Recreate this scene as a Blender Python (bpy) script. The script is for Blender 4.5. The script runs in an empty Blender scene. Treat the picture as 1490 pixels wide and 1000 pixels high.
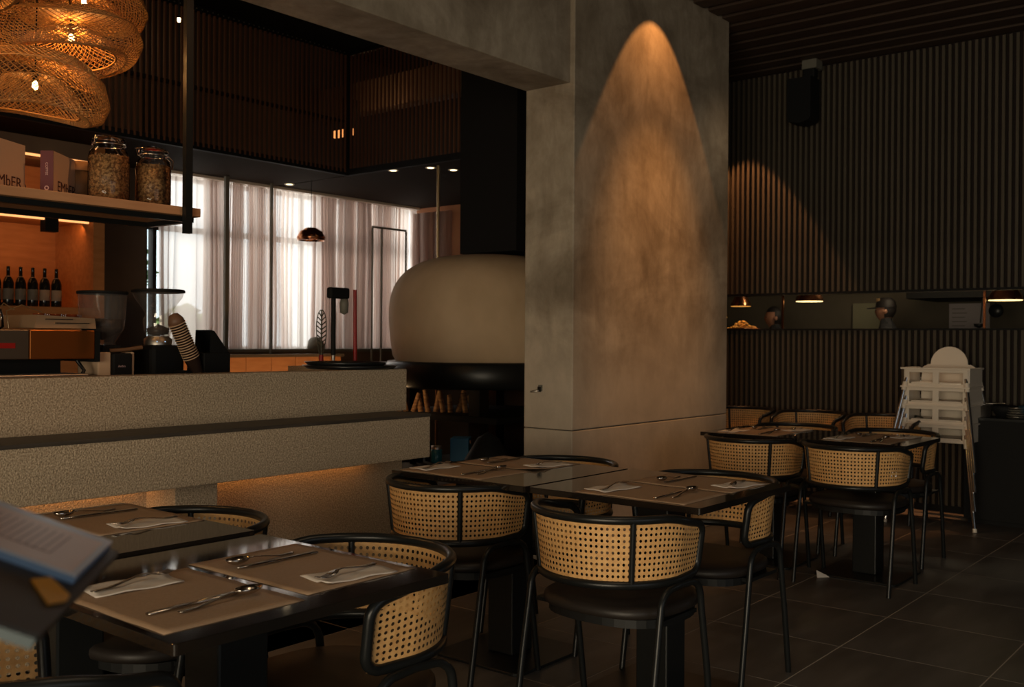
import bpy, math, random
from mathutils import Vector, Matrix
from math import sin, cos, pi, radians
random.seed(7)
C = bpy.context.scene.collection
SC = bpy.context.scene

# ------------------------------------------------------------------ camera
H = 1.277
yaw, pit, rol = 0.884883493, -0.00319995573, 0.00704845994
f_ = Vector((sin(yaw)*cos(pit), cos(yaw)*cos(pit), sin(pit)))
r_ = Vector((cos(yaw), -sin(yaw), 0)); u_ = r_.cross(f_)
r1 = cos(rol)*r_ + sin(rol)*u_; u1 = -sin(rol)*r_ + cos(rol)*u_
cam = bpy.data.cameras.new('camera'); cam.lens = 35.0; cam.sensor_width = 36.0
cam.clip_start = 0.05; cam.clip_end = 200
cam.dof.use_dof = True; cam.dof.focus_distance = 3.1; cam.dof.aperture_fstop = 6.3
co = bpy.data.objects.new('camera', cam); C.objects.link(co)
M = Matrix((r1, u1, -f_)).transposed().to_4x4(); M.translation = (0, 0, H)
co.matrix_world = M
SC.camera = co
SC.view_settings.view_transform = 'Standard'; SC.view_settings.look = 'None'
SC.view_settings.exposure = 0.0; SC.view_settings.gamma = 1.0
SC.view_settings.use_curve_mapping = False

# ------------------------------------------------------------------ world and large lights
w = bpy.data.worlds.new('world'); SC.world = w; w.use_nodes = True
w.node_tree.nodes['Background'].inputs[0].default_value = (0.80, 0.90, 1.0, 1)
w.node_tree.nodes['Background'].inputs[1].default_value = 2.2

def light(kind, name, loc, tgt, power, col, size=0.1, size_y=None, spot=None, blend=0.15, spread=None):
    l = bpy.data.lights.new(name, kind); l.energy = power; l.color = col
    if kind == 'AREA':
        l.shape = 'RECTANGLE'; l.size = size; l.size_y = size_y or size
        if spread: l.spread = radians(spread)
    elif kind == 'SPOT':
        l.shadow_soft_size = size; l.spot_size = radians(spot); l.spot_blend = blend
    else:
        l.shadow_soft_size = size
    o = bpy.data.objects.new(name, l); C.objects.link(o); o.location = loc
    if tgt is not None:
        d = Vector(tgt) - Vector(loc)
        o.rotation_euler = d.to_track_quat('-Z', 'Y').to_euler()
    return o
WARM = (1.0, 0.60, 0.28); WARM2 = (1.0, 0.72, 0.45)
# daylight of the street windows behind the photographer
light('AREA', 'daylight_front_windows', (1.5, -4.3, 1.7), (3.0, 2.5, 0.9), 30, (0.90, 0.95, 1.0), 5.0, 2.4)
light('AREA', 'daylight_side_windows', (-3.3, 0.2, 1.15), (3.0, 1.6, 0.95), 130, (1.0, 0.84, 0.60), 4.5, 1.7, spread=120)
# sky outside the curtained window
light('AREA', 'daylight_curtain_window', (6.4, 9.6, 2.0), (6.3, 7.9, 1.6), 270, (1.0, 0.93, 0.87), 5.5, 2.2)
# ceiling spots of the dining room
light('SPOT', 'column_spot', (5.42, 2.95, 3.52), (5.42, 3.30, 2.636), 28, (1.0, 0.42, 0.12), 0.02, spot=68, blend=0.07)
light('SPOT', 'column_spot', (5.42, 2.20, 3.52), (5.42, 3.30, 1.65), 125, (1.0, 0.44, 0.13), 0.05, spot=48, blend=1.0)  # extra spot added to even out the beam, brightens the lower column
light('SPOT', 'slat_wall_spot', (7.45, 3.88, 3.48), (7.60, 3.86, 0.0), 95, (1.0, 0.40, 0.14), 0.02, spot=62, blend=0.10)
light('SPOT', 'shelf_spot', (2.9, 1.7, 3.48), (1.95, 3.6, 1.85), 48, (1.0, 0.50, 0.22), 0.06, spot=34, blend=1.0)
light('SPOT', 'wall_row_spot', (6.9, 2.9, 3.48), (7.2, 3.0, 0.0), 14, (1.0, 0.42, 0.16), 0.05, spot=60, blend=0.8)
for lx, ly, p in ((1.2, 0.9, 17), (2.2, 1.0, 14), (4.6, 1.4, 8), (6.4, 2.6, 10)):
    light('SPOT', 'table_spot', (lx, ly, 3.45), (lx+0.15, ly+0.8, 0.0), p, WARM2, 0.08, spot=95, blend=0.8)

# ------------------------------------------------------------------ materials
def lin(c):
    return tuple((x/12.92 if x <= 0.04045 else ((x+0.055)/1.055)**2.4) for x in c)
def S(r, g, b): return lin((r/255, g/255, b/255))
MATS = {}
def mat(name, col, rough=0.6, metal=0.0, noise=None, bump=None, spec=0.5, emit=None, trans=0.0, coat=0.0, ior=1.45):
    m = bpy.data.materials.new(name); m.use_nodes = True; nt = m.node_tree; b = nt.nodes['Principled BSDF']
    b.inputs['Base Color'].default_value = (*col, 1); b.inputs['Roughness'].default_value = rough
    b.inputs['Metallic'].default_value = metal; b.inputs['Specular IOR Level'].default_value = spec
    b.inputs['Coat Weight'].default_value = coat; b.inputs['Coat Roughness'].default_value = 0.05
    b.inputs['Transmission Weight'].default_value = trans; b.inputs['IOR'].default_value = ior
    if emit:
        b.inputs['Emission Color'].default_value = (*emit[0], 1); b.inputs['Emission Strength'].default_value = emit[1]
    tc = nt.nodes.new('ShaderNodeTexCoord')
    if noise:   # (scale, detail, col2, contrast_lo, hi, stretch)
        sc, det, c2, lo, hi, st = noise
        mp = nt.nodes.new('ShaderNodeMapping'); mp.inputs['Scale'].default_value = st
        n = nt.nodes.new('ShaderNodeTexNoise'); n.inputs['Scale'].default_value = sc; n.inputs['Detail'].default_value = det
        rp = nt.nodes.new('ShaderNodeValToRGB'); rp.color_ramp.elements[0].position = lo; rp.color_ramp.elements[1].position = hi
        rp.color_ramp.elements[0].color = (*col, 1); rp.color_ramp.elements[1].color = (*c2, 1)
        nt.links.new(tc.outputs['Object'], mp.inputs[0]); nt.links.new(mp.outputs[0], n.inputs[0])
        nt.links.new(n.outputs['Fac'], rp.inputs[0]); nt.links.new(rp.outputs[0], b.inputs['Base Color'])
    if bump:    # (scale, strength, distance, detail)
        sc, stg, dist, det = bump
        n = nt.nodes.new('ShaderNodeTexNoise'); n.inputs['Scale'].default_value = sc; n.inputs['Detail'].default_value = det
        bp = nt.nodes.new('ShaderNodeBump'); bp.inputs['Strength'].default_value = stg; bp.inputs['Distance'].default_value = dist
        nt.links.new(tc.outputs['Object'], n.inputs[0]); nt.links.new(n.outputs['Fac'], bp.inputs['Height'])
        nt.links.new(bp.outputs[0], b.inputs['Normal'])
    MATS[name] = m
    return m
one = (1, 1, 1)
black = mat('black_metal', (0.010, 0.011, 0.011), 0.34, 0.0, spec=0.42)
blackgloss = mat('black_table_gloss', (0.010, 0.009, 0.008), 0.06, noise=(4, 2, (0.020, 0.014, 0.010), .35, .7, one), spec=0.5)
blackmatte = mat('black_matte', (0.008, 0.008, 0.008), 0.7, spec=0.25)
darkseat = mat('seat_dark_leather', (0.022, 0.017, 0.014), 0.48, bump=(220, .12, .002, 2))
cane = mat('woven_cane', (0.66, 0.35, 0.125), 0.6, noise=(60, 3, (0.84, 0.50, 0.20), .3, .7, one), bump=(500, .5, .001, 2))
concrete = None
def make_concrete():
    m = mat('raw_concrete', (0.30, 0.245, 0.19), 0.75)
    nt = m.node_tree; b = nt.nodes['Principled BSDF']
    tc = nt.nodes.new('ShaderNodeTexCoord')
    def noi(sc, det, rough=.6, dist=0.0, st=(1, 1, 1)):
        mp = nt.nodes.new('ShaderNodeMapping'); mp.inputs['Scale'].default_value = st
        n = nt.nodes.new('ShaderNodeTexNoise'); n.inputs['Scale'].default_value = sc; n.inputs['Detail'].default_value = det
        n.inputs['Roughness'].default_value = rough; n.inputs['Distortion'].default_value = dist
        nt.links.new(tc.outputs['Object'], mp.inputs[0]); nt.links.new(mp.outputs[0], n.inputs[0]); return n
    def ramp(n, lo, hi, c0, c1):
        r = nt.nodes.new('ShaderNodeValToRGB'); r.color_ramp.elements[0].position = lo; r.color_ramp.elements[1].position = hi
        r.color_ramp.elements[0].color = (*c0, 1); r.color_ramp.elements[1].color = (*c1, 1)
        nt.links.new(n.outputs['Fac'], r.inputs[0]); return r
    a = ramp(noi(1.6, 7, .62, .6, (1, 1, 1.3)), .34, .66, (0.26, 0.205, 0.145), (0.50, 0.42, 0.32))
    c = ramp(noi(5, 8, .7, .3, (1.6, 1.6, .8)), .35, .62, (0.72, 0.70, 0.66), (1.05, 1.05, 1.05))
    mx = nt.nodes.new('ShaderNodeMix'); mx.data_type = 'RGBA'; mx.blend_type = 'MULTIPLY'; mx.inputs[0].default_value = .85
    nt.links.new(a.outputs[0], mx.inputs[6]); nt.links.new(c.outputs[0], mx.inputs[7])
    e = ramp(noi(2.3, 3, .5, 1.5, (1.2, 1.2, .35)), .46, .54, (0.86, 0.85, 0.84), (1, 1, 1))
    m2 = nt.nodes.new('ShaderNodeMix'); m2.data_type = 'RGBA'; m2.blend_type = 'MULTIPLY'; m2.inputs[0].default_value = .8
    nt.links.new(mx.outputs[2], m2.inputs[6]); nt.links.new(e.outputs[0], m2.inputs[7])
    # paler smooth render on the lower part of the pillar
    sx = nt.nodes.new('ShaderNodeSeparateXYZ'); nt.links.new(tc.outputs['Object'], sx.inputs[0])
    ad = nt.nodes.new('ShaderNodeMath'); ad.operation = 'MULTIPLY_ADD'; ad.inputs[1].default_value = .5; nt.links.new(noi(2.0, 4).outputs['Fac'], ad.inputs[0]); nt.links.new(sx.outputs['Z'], ad.inputs[2])
    mr = nt.nodes.new('ShaderNodeMapRange'); mr.inputs[1].default_value = 1.25; mr.inputs[2].default_value = 1.75; mr.inputs[3].default_value = 1; mr.inputs[4].default_value = 0
    nt.links.new(ad.outputs[0], mr.inputs[0])
    m3 = nt.nodes.new('ShaderNodeMix'); m3.data_type = 'RGBA'; m3.blend_type = 'MIX'; m3.inputs[7].default_value = (0.66, 0.57, 0.46, 1)
    sc_ = nt.nodes.new('ShaderNodeMath'); sc_.operation = 'MULTIPLY'; sc_.inputs[1].default_value = .5; nt.links.new(mr.outputs[0], sc_.inputs[0])
    nt.links.new(sc_.outputs[0], m3.inputs[0]); nt.links.new(m2.outputs[2], m3.inputs[6])
    nt.links.new(m3.outputs[2], b.inputs['Base Color'])
    bp = nt.nodes.new('ShaderNodeBump'); bp.inputs['Strength'].default_value = .35; bp.inputs['Distance'].default_value = .01
    nt.links.new(noi(9, 8, .65).outputs['Fac'], bp.inputs['Height']); nt.links.new(bp.outputs[0], b.inputs['Normal'])
    return m
concrete = make_concrete()
pebble = mat('pebble_dash_plaster', (0.30, 0.225, 0.145), 0.85, noise=(150, 3, (0.60, 0.47, 0.33), .36, .64, one), bump=(160, .9, .005, 3))
tile = mat('dark_stone_tile', (0.075, 0.067, 0.060), 0.36, noise=(2.2, 6, (0.15, 0.138, 0.126), .35, .7, (.7, 3.2, 1)), bump=(30, .12, .002, 4))
grout = mat('grout', (0.42, 0.37, 0.31), 0.9)
slat = mat('taupe_slat', (0.060, 0.048, 0.031), 0.7, noise=(8, 3, (0.085, 0.069, 0.047), .3, .7, (6, 6, .4)))
slatback = mat('slat_backing_dark_red_brown', (0.010, 0.003, 0.002), 0.8)
ceilslat = mat('ceiling_slat_brown', (0.040, 0.023, 0.015), 0.6, noise=(6, 3, (0.06, 0.037, 0.024), .3, .7, (3, .3, 3)))
screenslat = mat('screen_slat_brown', (0.11, 0.045, 0.022), 0.5, noise=(6, 3, (0.16, 0.07, 0.035), .3, .7, (6, 6, .4)))
brownplaster = mat('brown_plaster', (0.16, 0.10, 0.065), 0.8, noise=(3, 5, (0.21, 0.14, 0.09), .3, .7, one), bump=(40, .2, .003, 4))
darkwall = mat('dark_wall', (0.06, 0.045, 0.035), 0.85, noise=(3, 4, (0.08, 0.06, 0.045), .3, .7, one))
soffit = mat('soffit_dark_brown', (0.022, 0.012, 0.006), 0.9, spec=.1)
orangewood = mat('orange_wood', (0.36, 0.15, 0.05), 0.5, noise=(5, 4, (0.46, 0.21, 0.08), .3, .7, (1, 6, 6)))
shelfwood = mat('shelf_wood', (0.42, 0.21, 0.10), 0.55, noise=(6, 5, (0.52, 0.28, 0.14), .3, .7, (.8, 8, 8)))
ledgewood = mat('dark_ledge_wood', (0.045, 0.036, 0.028), 0.5, noise=(7, 5, (0.075, 0.060, 0.047), .3, .7, (.6, 9, 9)))
kraft = mat('kraft_paper', (0.34, 0.225, 0.14), 0.6, noise=(150, 3, (0.39, 0.26, 0.165), .3, .7, one))
napkinm = mat('white_napkin', (0.66, 0.60, 0.54), 0.85, bump=(120, .3, .002, 3))
steel = mat('cutlery_steel', (0.55, 0.50, 0.45), 0.18, 1.0)
chrome = mat('chrome', (0.70, 0.70, 0.70), 0.12, 1.0)
brushed = mat('brushed_steel', (0.55, 0.50, 0.44), 0.42, 1.0)
copper = mat('copper', (0.62, 0.27, 0.13), 0.22, 1.0)
brass = mat('brass_pole', (0.50, 0.36, 0.20), 0.35, 0.8)
rattan = mat('rattan_strand', (0.34, 0.165, 0.05), 0.55)
ovenplaster = mat('oven_plaster', (0.50, 0.35, 0.21), 0.8, noise=(2.6, 6, (0.66, 0.48, 0.31), .3, .7, (1, 1, .8)), bump=(14, .25, .01, 5))
whiteplast = mat('white_plastic', (0.78, 0.69, 0.58), 0.35)
cream = mat('cream_card', (0.60, 0.42, 0.27), 0.7)
plum = mat('plum_card', (0.10, 0.020, 0.028), 0.6)
ink = mat('ink_brown', (0.08, 0.025, 0.015), 0.7)
pinkink = mat('ink_pale_pink', (0.55, 0.36, 0.36), 0.7)
jarglass = mat('clear_glass', (1, 1, 1), 0.02, trans=1.0, ior=1.45)
def thin_glass(name, tint, gloss):
    m = bpy.data.materials.new(name); m.use_nodes = True; nt = m.node_tree; nt.nodes.clear()
    o = nt.nodes.new('ShaderNodeOutputMaterial'); mx = nt.nodes.new('ShaderNodeMixShader'); t = nt.nodes.new('ShaderNodeBsdfTransparent')
    g = nt.nodes.new('ShaderNodeBsdfGlossy'); fr = nt.nodes.new('ShaderNodeFresnel'); fr.inputs[0].default_value = gloss
    t.inputs[0].default_value = (*tint, 1); g.inputs['Roughness'].default_value = 0.03
    nt.links.new(fr.outputs[0], mx.inputs[0]); nt.links.new(t.outputs[0], mx.inputs[1]); nt.links.new(g.outputs[0], mx.inputs[2])
    nt.links.new(mx.outputs[0], o.inputs[0]); return m
pane = thin_glass('pane_glass', (0.94, 0.97, 0.95), 1.5)
def clear_plastic(name, tint):
    m = bpy.data.materials.new(name); m.use_nodes = True; nt = m.node_tree; nt.nodes.clear()
    o = nt.nodes.new('ShaderNodeOutputMaterial'); t = nt.nodes.new('ShaderNodeBsdfTransparent'); t.inputs[0].default_value = (*tint, 1)
    g = nt.nodes.new('ShaderNodeBsdfGlossy'); g.inputs['Roughness'].default_value = .08; d = nt.nodes.new('ShaderNodeBsdfDiffuse'); d.inputs[0].default_value = (.5, .45, .42, 1)
    m1 = nt.nodes.new('ShaderNodeMixShader'); m1.inputs[0].default_value = .10; m2 = nt.nodes.new('ShaderNodeMixShader'); m2.inputs[0].default_value = .09
    nt.links.new(t.outputs[0], m1.inputs[1]); nt.links.new(g.outputs[0], m1.inputs[2]); nt.links.new(m1.outputs[0], m2.inputs[1]); nt.links.new(d.outputs[0], m2.inputs[2])
    nt.links.new(m2.outputs[0], o.inputs[0]); return m
hopper = clear_plastic('clear_hopper_plastic', (0.92, 0.90, 0.88))
jarthin = thin_glass('jar_glass', (0.93, 0.91, 0.88), 1.3)
grainm = mat('grain', (0.16, 0.075, 0.03), 0.5, noise=(90, 2, (0.46, 0.26, 0.11), .4, .6, one))
beansm = mat('coffee_beans', (0.018, 0.008, 0.005), 0.4)
cork = mat('wicker_brown', (0.15, 0.07, 0.03), 0.6)
bottleglass = mat('bottle_dark_glass', (0.010, 0.010, 0.008), 0.1, spec=.6)
labelm = mat('bottle_label', (0.36, 0.27, 0.19), 0.7)
skin = mat('skin', (0.42, 0.20, 0.12), 0.55)
hairm = mat('dark_hair', (0.012, 0.009, 0.008), 0.6)
clothd = mat('dark_cloth', (0.02, 0.02, 0.022), 0.85)
clothw = mat('white_cloth', (0.62, 0.58, 0.54), 0.85)
capyel = mat('cap_tan_cloth', (0.55, 0.36, 0.17), 0.8)
blueplast = mat('blue_plastic', (0.008, 0.15, 0.34), 0.45)
tealglass = mat('teal_glass', (0.02, 0.14, 0.18), 0.2)
woodlog = mat('split_log', (0.48, 0.27, 0.12), 0.8, noise=(18, 4, (0.22, 0.11, 0.05), .4, .6, (1, 1, 4)))
cardboard = mat('pale_carton', (0.50, 0.38, 0.27), 0.8)
orangeprint = mat('orange_print', (0.65, 0.22, 0.03), 0.7)
kitchenwall = mat('kitchen_wall', (0.085, 0.072, 0.05), 0.8, noise=(2, 4, (0.12, 0.10, 0.07), .3, .7, one))
whiteboard = mat('pale_board', (0.42, 0.37, 0.36), 0.7)
sheetm = mat('menu_page', (0.80, 0.60, 0.53), 0.35)
sheetedge = mat('sleeve_blue_edge', (0.22, 0.36, 0.58), 0.3)
sleeve = mat('sleeve_grey_blue', (0.58, 0.60, 0.68), 0.3)
foldcover = mat('menu_cover_brown', (0.030, 0.020, 0.014), 0.5)
foldteal = mat('menu_cover_teal_edge', (0.03, 0.05, 0.058), 0.5)
yellow = mat('yellow_tab', (0.85, 0.38, 0.02), 0.5)
redm = mat('red_paint', (0.30, 0.010, 0.006), 0.4)
greym = mat('grey_plastic', (0.16, 0.15, 0.12), 0.6)
bluebowl = mat('blue_glaze', (0.02, 0.06, 0.09), 0.3)
leafm = mat('outdoor_leaves', (0.10, 0.20, 0.05), 0.8)
def emis(name, col, st):
    m = bpy.data.materials.new(name); m.use_nodes = True; nt = m.node_tree; nt.nodes.clear()
    o = nt.nodes.new('ShaderNodeOutputMaterial'); e = nt.nodes.new('ShaderNodeEmission')
    e.inputs[0].default_value = (*col, 1); e.inputs[1].default_value = st; nt.links.new(e.outputs[0], o.inputs[0]); return m
bulbm = emis('bulb_glow', (1.0, 0.62, 0.25), 30)
lampdisc = emis('heat_lamp_glow', (1.0, 0.72, 0.30), 2.4)
lampdim = emis('heat_lamp_glow_dim', (1.0, 0.42, 0.08), 0.75)
spotdisc = emis('downlight_glow', (1.0, 0.75, 0.42), 5.0)
ledm = emis('led_strip_glow', (1.0, 0.42, 0.14), 1.6)
signalblue = emis('indicator_glow', (0.5, 0.75, 1.0), 1.0)
amberlamp = emis('amber_lamp_glow', (1.0, 0.35, 0.10), 1.3)
def make_curtain():
    m = bpy.data.materials.new('sheer_curtain'); m.use_nodes = True; nt = m.node_tree; nt.nodes.clear()
    o = nt.nodes.new('ShaderNodeOutputMaterial')
    tl = nt.nodes.new('ShaderNodeBsdfTranslucent'); tl.inputs[0].default_value = (0.80, 0.69, 0.64, 1)
    df = nt.nodes.new('ShaderNodeBsdfDiffuse'); df.inputs[0].default_value = (0.30, 0.22, 0.20, 1)
    tr = nt.nodes.new('ShaderNodeBsdfTransparent'); tr.inputs[0].default_value = (0.95, 0.90, 0.88, 1)
    m1 = nt.nodes.new('ShaderNodeMixShader'); m1.inputs[0].default_value = .25
    m2 = nt.nodes.new('ShaderNodeMixShader'); m2.inputs[0].default_value = .24
    nt.links.new(tl.outputs[0], m1.inputs[1]); nt.links.new(df.outputs[0], m1.inputs[2])
    nt.links.new(m1.outputs[0], m2.inputs[1]); nt.links.new(tr.outputs[0], m2.inputs[2]); nt.links.new(m2.outputs[0], o.inputs[0])
    return m
curtainm = make_curtain()

# ------------------------------------------------------------------ mesh helpers
class MB:
    def __init__(s): s.v = []; s.f = []; s.sm = []
    def add(s, vs, fs, smooth=False, T=None):
        k = len(s.v)
        for p in vs:
            s.v.append(tuple(T @ Vector(p)) if T is not None else tuple(p))
        for f in fs: s.f.append(tuple(i+k for i in f)); s.sm.append(smooth)
        return s
    def box(s, x0, x1, y0, y1, z0, z1, T=None):
        vs = [(x, y, z) for x in (x0, x1) for y in (y0, y1) for z in (z0, z1)]
        return s.add(vs, [(0, 1, 3, 2), (4, 6, 7, 5), (0, 4, 5, 1), (2, 3, 7, 6), (0, 2, 6, 4), (1, 5, 7, 3)], False, T)
    def tube(s, pts, r, n=8, closed=False, T=None, flat=1.0):
        P = [Vector(p) for p in pts]; N = len(P); vs = []; fs = []
        rr = r if isinstance(r, (list, tuple)) else [r]*N
        prev = None
        for i in range(N):
            if closed: t = P[(i+1) % N] - P[i-1]
            else: t = P[min(i+1, N-1)] - P[max(i-1, 0)]
            t.normalize()
            if prev is None:
                a = Vector((0, 0, 1)) if abs(t.z) < .9 else Vector((1, 0, 0))
                nrm = (a - t*a.dot(t)).normalized()
            else:
                nrm = prev - t*prev.dot(t)
                nrm = nrm.normalized() if nrm.length > 1e-6 else prev
            prev = nrm; bn = t.cross(nrm)
            for j in range(n):
                a = 2*pi*j/n; vs.append(P[i] + (nrm*cos(a)*flat + bn*sin(a))*rr[i])
        M_ = N if closed else N-1
        for i in range(M_):
            for j in range(n):
                a = i*n+j; b = i*n+(j+1) % n; c = ((i+1) % N)*n+(j+1) % n; d = ((i+1) % N)*n+j
                fs.append((a, b, c, d))
        s.add(vs, fs, True, T)
        if not closed:
            s.add(vs[:n], [tuple(range(n-1, -1, -1))], False, T); s.add(vs[-n:], [tuple(range(n))], False, T)
        return s
    def lathe(s, prof, c=(0, 0, 0), n=28, T=None, smooth=True, sx=1, sy=1):
        vs = []; fs = []; m = len(prof)
        for i in range(n):
            a = 2*pi*i/n
            for r, z in prof: vs.append((c[0]+r*cos(a)*sx, c[1]+r*sin(a)*sy, c[2]+z))
        for i in range(n):
            for j in range(m-1):
                a = i*m+j; b = ((i+1) % n)*m+j; fs.append((a, b, b+1, a+1))
        return s.add(vs, fs, smooth, T)
    def build(s, name, m, parent=None, kind=None, label=None, bevel=None):
        me = bpy.data.meshes.new(name); me.from_pydata(s.v, [], s.f)
        me.polygons.foreach_set('use_smooth', s.sm); me.materials.append(m); me.update()
        o = bpy.data.objects.new(name, me); C.objects.link(o)
        if parent is not None: o.parent = parent
        if kind: o['kind'] = kind
        if label: o['label'] = label
        if bevel:
            b = o.modifiers.new('edge', 'BEVEL'); b.width = bevel; b.segments = 2; b.limit_method = 'ANGLE'
        return o
def bx(name, m, x0, x1, y0, y1, z0, z1, parent=None, kind=None, label=None, bevel=None, T=None):
    return MB().box(x0, x1, y0, y1, z0, z1, T).build(name, m, parent, kind, label, bevel)
def tag(o, label, cat, group=None):
    o['label'] = label; o['category'] = cat
    if group: o['group'] = group
    return o
def thing(name, label, cat, loc=(0, 0, 0), rz=0.0, group=None):
    o = bpy.data.objects.new(name, None); o.empty_display_size = .1; C.objects.link(o)
    o.location = loc; o.rotation_euler = (0, 0, rz)
    return tag(o, label, cat, group)
def dup(root, loc, rz, label, group=None):
    kids = list(root.children)
    r = root.copy(); C.objects.link(r); r.location = loc; r.rotation_euler = (0, 0, rz); r['label'] = label
    if group: r['group'] = group
    for ch in kids:
        c = ch.copy(); C.objects.link(c); c.parent = r
        for g in list(ch.children):
            d = g.copy(); C.objects.link(d); d.parent = c
    return r
def text(name, body, m, parent, loc, rot, size, ext=0.0004, align='LEFT', sx=1.0):
    cu = bpy.data.curves.new(name, 'FONT'); cu.body = body; cu.size = size; cu.extrude = ext; cu.align_x = align
    cu.materials.append(m); o = bpy.data.objects.new(name, cu); C.objects.link(o)
    o.location = loc; o.rotation_euler = rot; o.scale = (sx, 1, 1)
    if parent is not None: o.parent = parent
    return o
def Tm(loc, rz=0, rx=0, ry=0): 
    return Matrix.Translation(loc) @ Matrix.Rotation(rz, 4, 'Z') @ Matrix.Rotation(ry, 4, 'Y') @ Matrix.Rotation(rx, 4, 'X')

# ------------------------------------------------------------------ setting
fl = bx('floor', grout, -3.6, 12.0, -4.6, 8.3, -0.12, -0.0008, kind='structure')
P = 0.584
tile_mesh = None
for i in range(-1, 12):
    for j in range(-3, 5):
        x0 = 1.19 + i*P; y0 = 0.989 + j*P
        if x0 + P > 7.9: continue
        if tile_mesh is None:
            t = bx('tile', tile,   .0028, P-.0028, .0028, P-.0028, -.012, 0, fl, bevel=.0006); tile_mesh = t.data; tm = t
        else:
            t = tm.copy(); C.objects.link(t)
        t.location = (x0, y0, 0)
bx('floor', tile, 1.19-P, 7.86, 3.325, 8.2, -.012, 0, kind='structure')
bx('floor', tile, -3.5, 1.19-P, -4.5, 8.2, -.012, 0, kind='structure')
bx('floor', tile, 1.19-P, 7.9, -4.5, .989-3*P, -.012, 0, kind='structure')
bx('floor', tile, 7.9, 12, -1, 8.2, -.012, 0, kind='structure')
bx('wall_left', darkwall, -3.6, -3.5, -4.6, 8.3, 0, 4.3, kind='structure')
bx('wall_front', darkwall, -3.6, 12, -4.6, -4.5, 0, 4.3, kind='structure')
# ceilings
ce = bx('ceiling', blackmatte, -3.6, 12, -4.6, 3.65, 3.62, 3.7, kind='structure')
sl = None
k = 0
for i in range(34):
    x = 7.82 - i*0.205
    if x < 1.2: break
    y1 = 4.7 if x > 6.55 else 3.29
    bx('slat', ceilslat, x-.068, x+.068, -1.5, y1, 3.54, 3.60, ce)
bx('ceiling', blackmatte, 6.45, 7.95, 3.65, 4.8, 3.62, 3.7, kind='structure')
bx('ceiling', blackmatte, -3.6, 9.5, 3.65, 10.5, 4.25, 4.3, kind='structure')
bx('ceiling', soffit, -3.6, 5.95, 6.80, 8.0, 2.74, 2.80, kind='structure')
bx('ceiling', soffit, 5.97, 7.95, 4.8, 8.0, 2.74, 2.80, kind='structure')
# slatted wall with the kitchen pass
wr = bx('wall_right', slatback, 7.925, 8.0, -4.5, 4.9, 1.69, 3.62, kind='structure')
wl = bx('wall_right', slatback, 7.925, 8.0, -4.5, 4.9, 0.0, 1.385, kind='structure')
bx('trim_1', blackmatte, 7.885, 8.0, -1.0, 4.9, 1.672, 1.69, kind='structure')
bx('trim_2', blackmatte, 7.875, 8.06, -1.0, 4.9, 1.376, 1.390, kind='structure')
bx('baseboard_right', blackmatte, 7.895, 7.925, -4.5, 4.9, 0, .055, kind='structure')
um = lm = None
for i in range(84):
    y = 0.62 + i*0.0468
    if um is None:
        um = bx('slat', slat, 7.882, 7.925, -.0105, .0105, 1.69, 3.53, wr); um.location.y = y
        lm = bx('slat', slat, 7.882, 7.925, -.0105, .0105, .055, 1.376, wl); lm.location.y = y
    else:
        a = um.copy(); C.objects.link(a); a.location.y = y
        b = lm.copy(); C.objects.link(b); b.location.y = y
# column and beam
colm = bx('wall_column', concrete, 4.574, 6.445, 3.30, 3.65, 0.768, 3.62, kind='structure', bevel=.006)
bx('concrete_base', concrete, 4.574, 6.445, 3.30, 3.65, 0, 0.764, colm, bevel=.006)
bx('concrete_core', blackmatte, 4.59, 6.43, 3.31, 3.64, 0.70, .80, colm)
bx('wall_beam', concrete, -3.5, 4.574, 3.33, 3.65, 2.74, 3.62, kind='structure', bevel=.006)
bx('wall_beam_upper', blackmatte, -3.5, 7.95, 3.52, 3.65, 3.62, 4.25, kind='structure')
# niche behind the pillar: wall closing the slatted bay
bx('wall_bay', darkwall, 6.445, 7.95, 4.8, 4.9, 0, 4.3, kind='structure')
bx('wall_oven_side', darkwall, 7.94, 8.0, 4.9, 8.0, 0, 1.9, kind='structure')
bx('wall_oven_side', mat('burnt_orange_plaster', (0.42, 0.17, 0.08), .8, noise=(4, 4, (0.5, 0.22, 0.10), .3, .7, one)), 7.95, 8.0, 4.9, 8.0, 1.9, 2.8, kind='structure')
# back wall with the long window
wb = bx('wall_back', darkwall, -3.6, 4.70, 7.98, 8.1, 0, 4.3, kind='structure')
bx('wall_back_low', brownplaster, 4.70, 8.0, 7.98, 8.1, 0, 1.15, kind='structure')
bx('wall_back_upper', darkwall, 4.70, 9.4, 7.98, 8.1, 2.74, 4.3, kind='structure')
bx('wall_upper_side', darkwall, 9.4, 9.5, 3.6, 8.1, 2.8, 4.3, kind='structure')
bx('trim_3', greym, 4.70, 7.95, 7.78, 8.0, 1.15, 1.178, kind='structure')
win = thing('window_1', '', 'window'); del win['category']; del win['label']; win['kind'] = 'structure'
fr = MB()
fr.box(4.765, 4.80, 7.98, 8.06, 1.17, 2.74)
for x in (4.72, 5.36, 5.87, 6.45, 7.02, 7.55, 7.93): fr.box(x-.014, x+.014, 8.02, 8.08, 1.17, 2.74)
fr.box(4.7, 7.95, 8.02, 8.08, 2.235, 2.285); fr.box(4.7, 7.95, 8.02, 8.08, 1.15, 1.20); fr.box(4.7, 7.95, 8.02, 8.08, 2.70, 2.76)
fr.build('window_frame', blackmatte, win)
for a, b in zip((4.72, 5.36, 5.87, 6.45, 7.02, 7.55), (5.36, 5.87, 6.45, 7.02, 7.55, 7.93)):
    bx('pane', pane, a+.022, b-.022, 8.045, 8.051, 1.20, 2.235, win)
    bx('pane', pane, a+.022, b-.022, 8.045, 8.051, 2.285, 2.70, win)
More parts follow.
